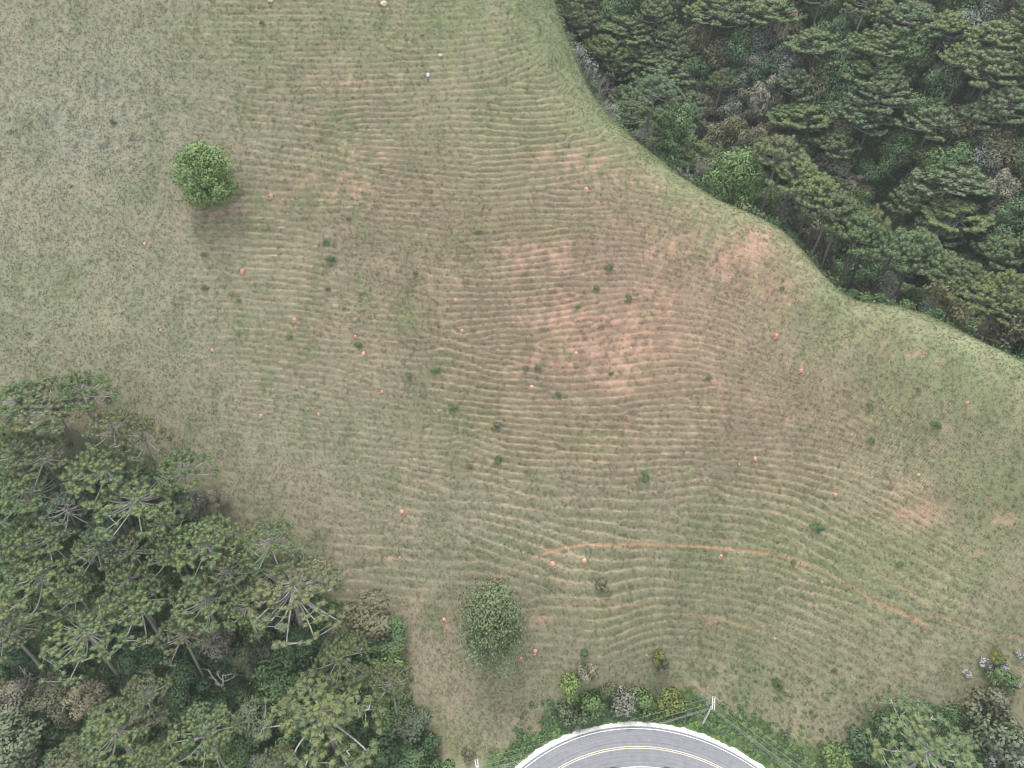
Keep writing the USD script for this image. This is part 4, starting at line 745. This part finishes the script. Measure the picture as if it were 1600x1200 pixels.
def box_m(size, at, rz=0.0):
    b = trimesh.creation.box(size); b.apply_transform(trimesh.transformations.rotation_matrix(rz, [0, 0, 1])); b.apply_translation(at); return np.array(b.vertices), np.array(b.faces)
def pole(base, ht, az, label):
    t = xform('utility_pole', base); tag(t, label, 'utility pole', None)
    put(t, 'post', tube([[0, 0, -1], [0, 0, ht]], [.19, .12], 10), 'pole_concrete', 40)
    c, s = math.cos(az), math.sin(az); tips = []
    for k, o in enumerate((-.17, .17)):
        arm = put(t, 'crossarm', box_m((2.3, .12, .14), (-s * o, c * o, ht - .35), az), 'crossarm_wood')
        for e in (-1.05, 0, 1.05):
            q = np.array([c * e - s * o, s * e + c * o, ht - .28]); ins = trimesh.creation.revolve(np.array([[0, 0], [.05, 0], [.08, .05], [.04, .09], [.08, .13], [.04, .17], [.03, .22], [0, .22]]), sections=8)
            put(str(arm.GetPath()), 'insulator', (np.array(ins.vertices) + q, np.array(ins.faces)), 'insulator')
    put(t, 'brace', tube([[c * .8, s * .8, ht - .4], [0, 0, ht - 1.1]], .025, 4), 'wire_metal'); put(t, 'brace', tube([[-c * .8, -s * .8, ht - .4], [0, 0, ht - 1.1]], .025, 4), 'wire_metal')
    put(t, 'low_bracket', box_m((.5, .12, .12), (0, 0, ht - 1.9), az + 1.2), 'pole_concrete')
    return [np.array(base) + [c * e, s * e, ht - .06] for e in (-1.05, 0, 1.05)] + [np.array(base) + [0, 0, ht - 1.9], np.array(base) + [0, 0, ht - 2.3]]
b1 = np.array([36.6, 53.8, -.1]); p1 = pole(b1, 9.0, 1.35, 'grey concrete utility pole with double crossarm beside the gravel above the road bend')
q = atz(746, 1197, 9.0); b0 = np.array([q[0], q[1], -.1]); p0 = pole(b0, 9.0, 1.85, 'utility pole whose white double crossarm shows at the bottom edge left of the road')
q = atz(1345, 1262, 8.0); b2 = np.array([q[0], q[1], -.5]); p2 = [b2 + [math.cos(.9) * e, math.sin(.9) * e, 8.6] for e in (-1.05, 0, 1.05)] + [b2 + [0, 0, 6.9], b2 + [0, 0, 6.5]]
q = atz(560, 1255, 8.0); bm = np.array([q[0], q[1], -.5]); pm = [bm + [0, e, 8.6] for e in (-1.05, 0, 1.05)] + [bm + [0, 0, 6.9], bm + [0, 0, 6.5]]
WN = ['inner high', 'middle high', 'outer high', 'upper low', 'lower low']
for a_, b_, lab in ((p0, p1, 'wire sagging across the road bend between the two utility poles'), (p1, p2, 'wire running from the crossarm pole down to the bottom right'), (pm, p0, 'wire leaving the left utility pole towards the bottom left')):
    for k in range(5):
        if a_ is pm and k > 2: continue
        t = np.linspace(0, 1, 24)[:, None]; w_ = a_[k] * (1 - t) + b_[k] * t; w_[:, 2] -= (.55 + .12 * k) * 4 * (t * (1 - t))[:, 0]
        pr = put('/World', 'power_line', tube(w_, (.016 if k < 3 else .022), 4), 'wire_metal'); tag(pr, f'{WN[k]} {lab}', 'wire', 'power lines between utility poles')

# ------------------------------------------------------------------ the person on the hill
import manifold3d as m3
def body_mesh(bones, ln=.025, it=8):
    out = None
    for a, ra, b, rb in bones:
        s1 = m3.Manifold.sphere(ra, 14).translate(list(map(float, a))); s2 = m3.Manifold.sphere(rb, 14).translate(list(map(float, b)))
        h = m3.Manifold.batch_hull([s1, s2]); out = h if out is None else out + h
    mm = out.refine_to_length(ln).to_mesh(); t = trimesh.Trimesh(mm.vert_properties[:, :3], mm.tri_verts); trimesh.smoothing.filter_taubin(t, iterations=it); return np.array(t.vertices), np.array(t.faces)
for nm, c in (('skin', (.42, .25, .17)), ('shirt_white', (.52, .50, .52)), ('jeans_blue', (.09, .12, .22)), ('hair_dark', (.03, .025, .022)), ('shoe_dark', (.06, .05, .05))):
    usdkit.material(stage, LK + nm, {'tc': ('texture_coordinate', {}), 'n': ('noise_texture', {'scale': 14., 'detail': 4.}), 'r': ('rgb_ramp', {'ramp': [(.3, np.array(c) * .85), (.7, np.array(c) * 1.1)]}), 'p': ('principled_bsdf', {'roughness': .8, 'specular_ior_level': .2})}, [('tc.object', 'n.vector'), ('n.fac', 'r.fac'), ('r.color', 'p.base_color')], surface='p.BSDF')
pp = on_ground(669, 127.5); per = xform('person', (pp[0], pp[1], float(SURF.ev(pp[0], pp[1]))), 12.); tag(per, 'person in white shirt and blue jeans standing on the grass high on the hill', 'person')
bones = [((0, 0, 1.40), .075, (0, 0, 1.50), .06), ((0, 0, 1.50), .06, (0, -.01, 1.60), .085), ((0, -.02, 1.66), .098, (0, -.035, 1.58), .075), ((0, 0, 1.36), .13, (0, 0, 1.0), .135), ((-.17, 0, 1.38), .065, (.17, 0, 1.38), .065), ((-.1, 0, .95), .11, (.1, 0, .95), .11)]
for sx in (-1, 1):
    bones += [((sx * .19, 0, 1.38), .058, (sx * .25, .02, 1.10), .042), ((sx * .25, .02, 1.10), .042, (sx * .24, -.07, .86), .03), ((sx * .24, -.07, .86), .03, (sx * .235, -.085, .79), .034),
              ((sx * .095, 0, .93), .095, (sx * .11, -.01, .50), .062), ((sx * .11, -.01, .50), .06, (sx * .115, .02, .09), .042), ((sx * .115, .02, .07), .045, (sx * .125, -.14, .045), .038)]
    for f_ in range(4): x0 = sx * (.235 - .012 * 0) + (f_ - 1.5) * .0; bones += [((sx * .235, -.085 + (f_ - 1.5) * .018, .77), .011, (sx * .232, -.09 + (f_ - 1.5) * .02, .71), .009), ((sx * .232, -.09 + (f_ - 1.5) * .02, .71), .009, (sx * .224, -.092 + (f_ - 1.5) * .02, .68 + .008 * abs(f_ - 1.5)), .008)]
    bones += [((sx * .235, -.115, .80), .012, (sx * .228, -.145, .755), .009)]
bones += [((0, -.125, 1.625), .016, (0, -.13, 1.60), .02), ((-.098, 0, 1.63), .02, (-.1, 0, 1.60), .014), ((.098, 0, 1.63), .02, (.1, 0, 1.60), .014)]
put(per, 'body', body_mesh(bones, .02, 6), 'skin', True)
put(per, 'shirt', body_mesh([((0, 0, 1.38), .148, (0, 0, .93), .158), ((-.17, 0, 1.385), .082, (.17, 0, 1.385), .082), ((-.08, 0, 1.0), .14, (.08, 0, 1.0), .14), ((-.19, 0, 1.385), .076, (-.225, .01, 1.2), .064), ((.19, 0, 1.385), .076, (.225, .01, 1.2), .064)]), 'shirt_white', True)
put(per, 'jeans', body_mesh([((-.085, 0, .93), .125, (.085, 0, .93), .125)] + [b for sx in (-1, 1) for b in (((sx * .09, 0, .90), .112, (sx * .11, -.01, .50), .08), ((sx * .11, -.01, .50), .08, (sx * .115, .02, .10), .068))]), 'jeans_blue', True)
put(per, 'hair', body_mesh([((0, .01, 1.69), .115, (0, .035, 1.60), .10), ((0, -.03, 1.715), .07, (0, .02, 1.70), .09)]), 'hair_dark', True)
for sx in (-1, 1): put(per, 'eye', (ICOV * .012 + np.array([sx * .035, -.115, 1.645]), ICOF), 'hair_dark'); put(per, 'shoe', body_mesh([((sx * .115, .03, .05), .055, (sx * .127, -.16, .04), .045)]), 'shoe_dark', True)

# ------------------------------------------------------------------ thin haze in the valley air
usdkit.material(stage, LK + 'haze_air', {'v': ('principled_volume', {'color': (.92, 1.0, .96), 'density': HAZE, 'anisotropy': .2})}, [], volume='v.volume')
hb = trimesh.creation.box((1802, 2002, 277)); hb.apply_translation((0, 300, 73.5)); hz = put('/World', 'haze', hb, 'haze_air'); tag(hz, 'thin pale haze in the air over the whole slope and valley', 'haze', None, 'stuff')
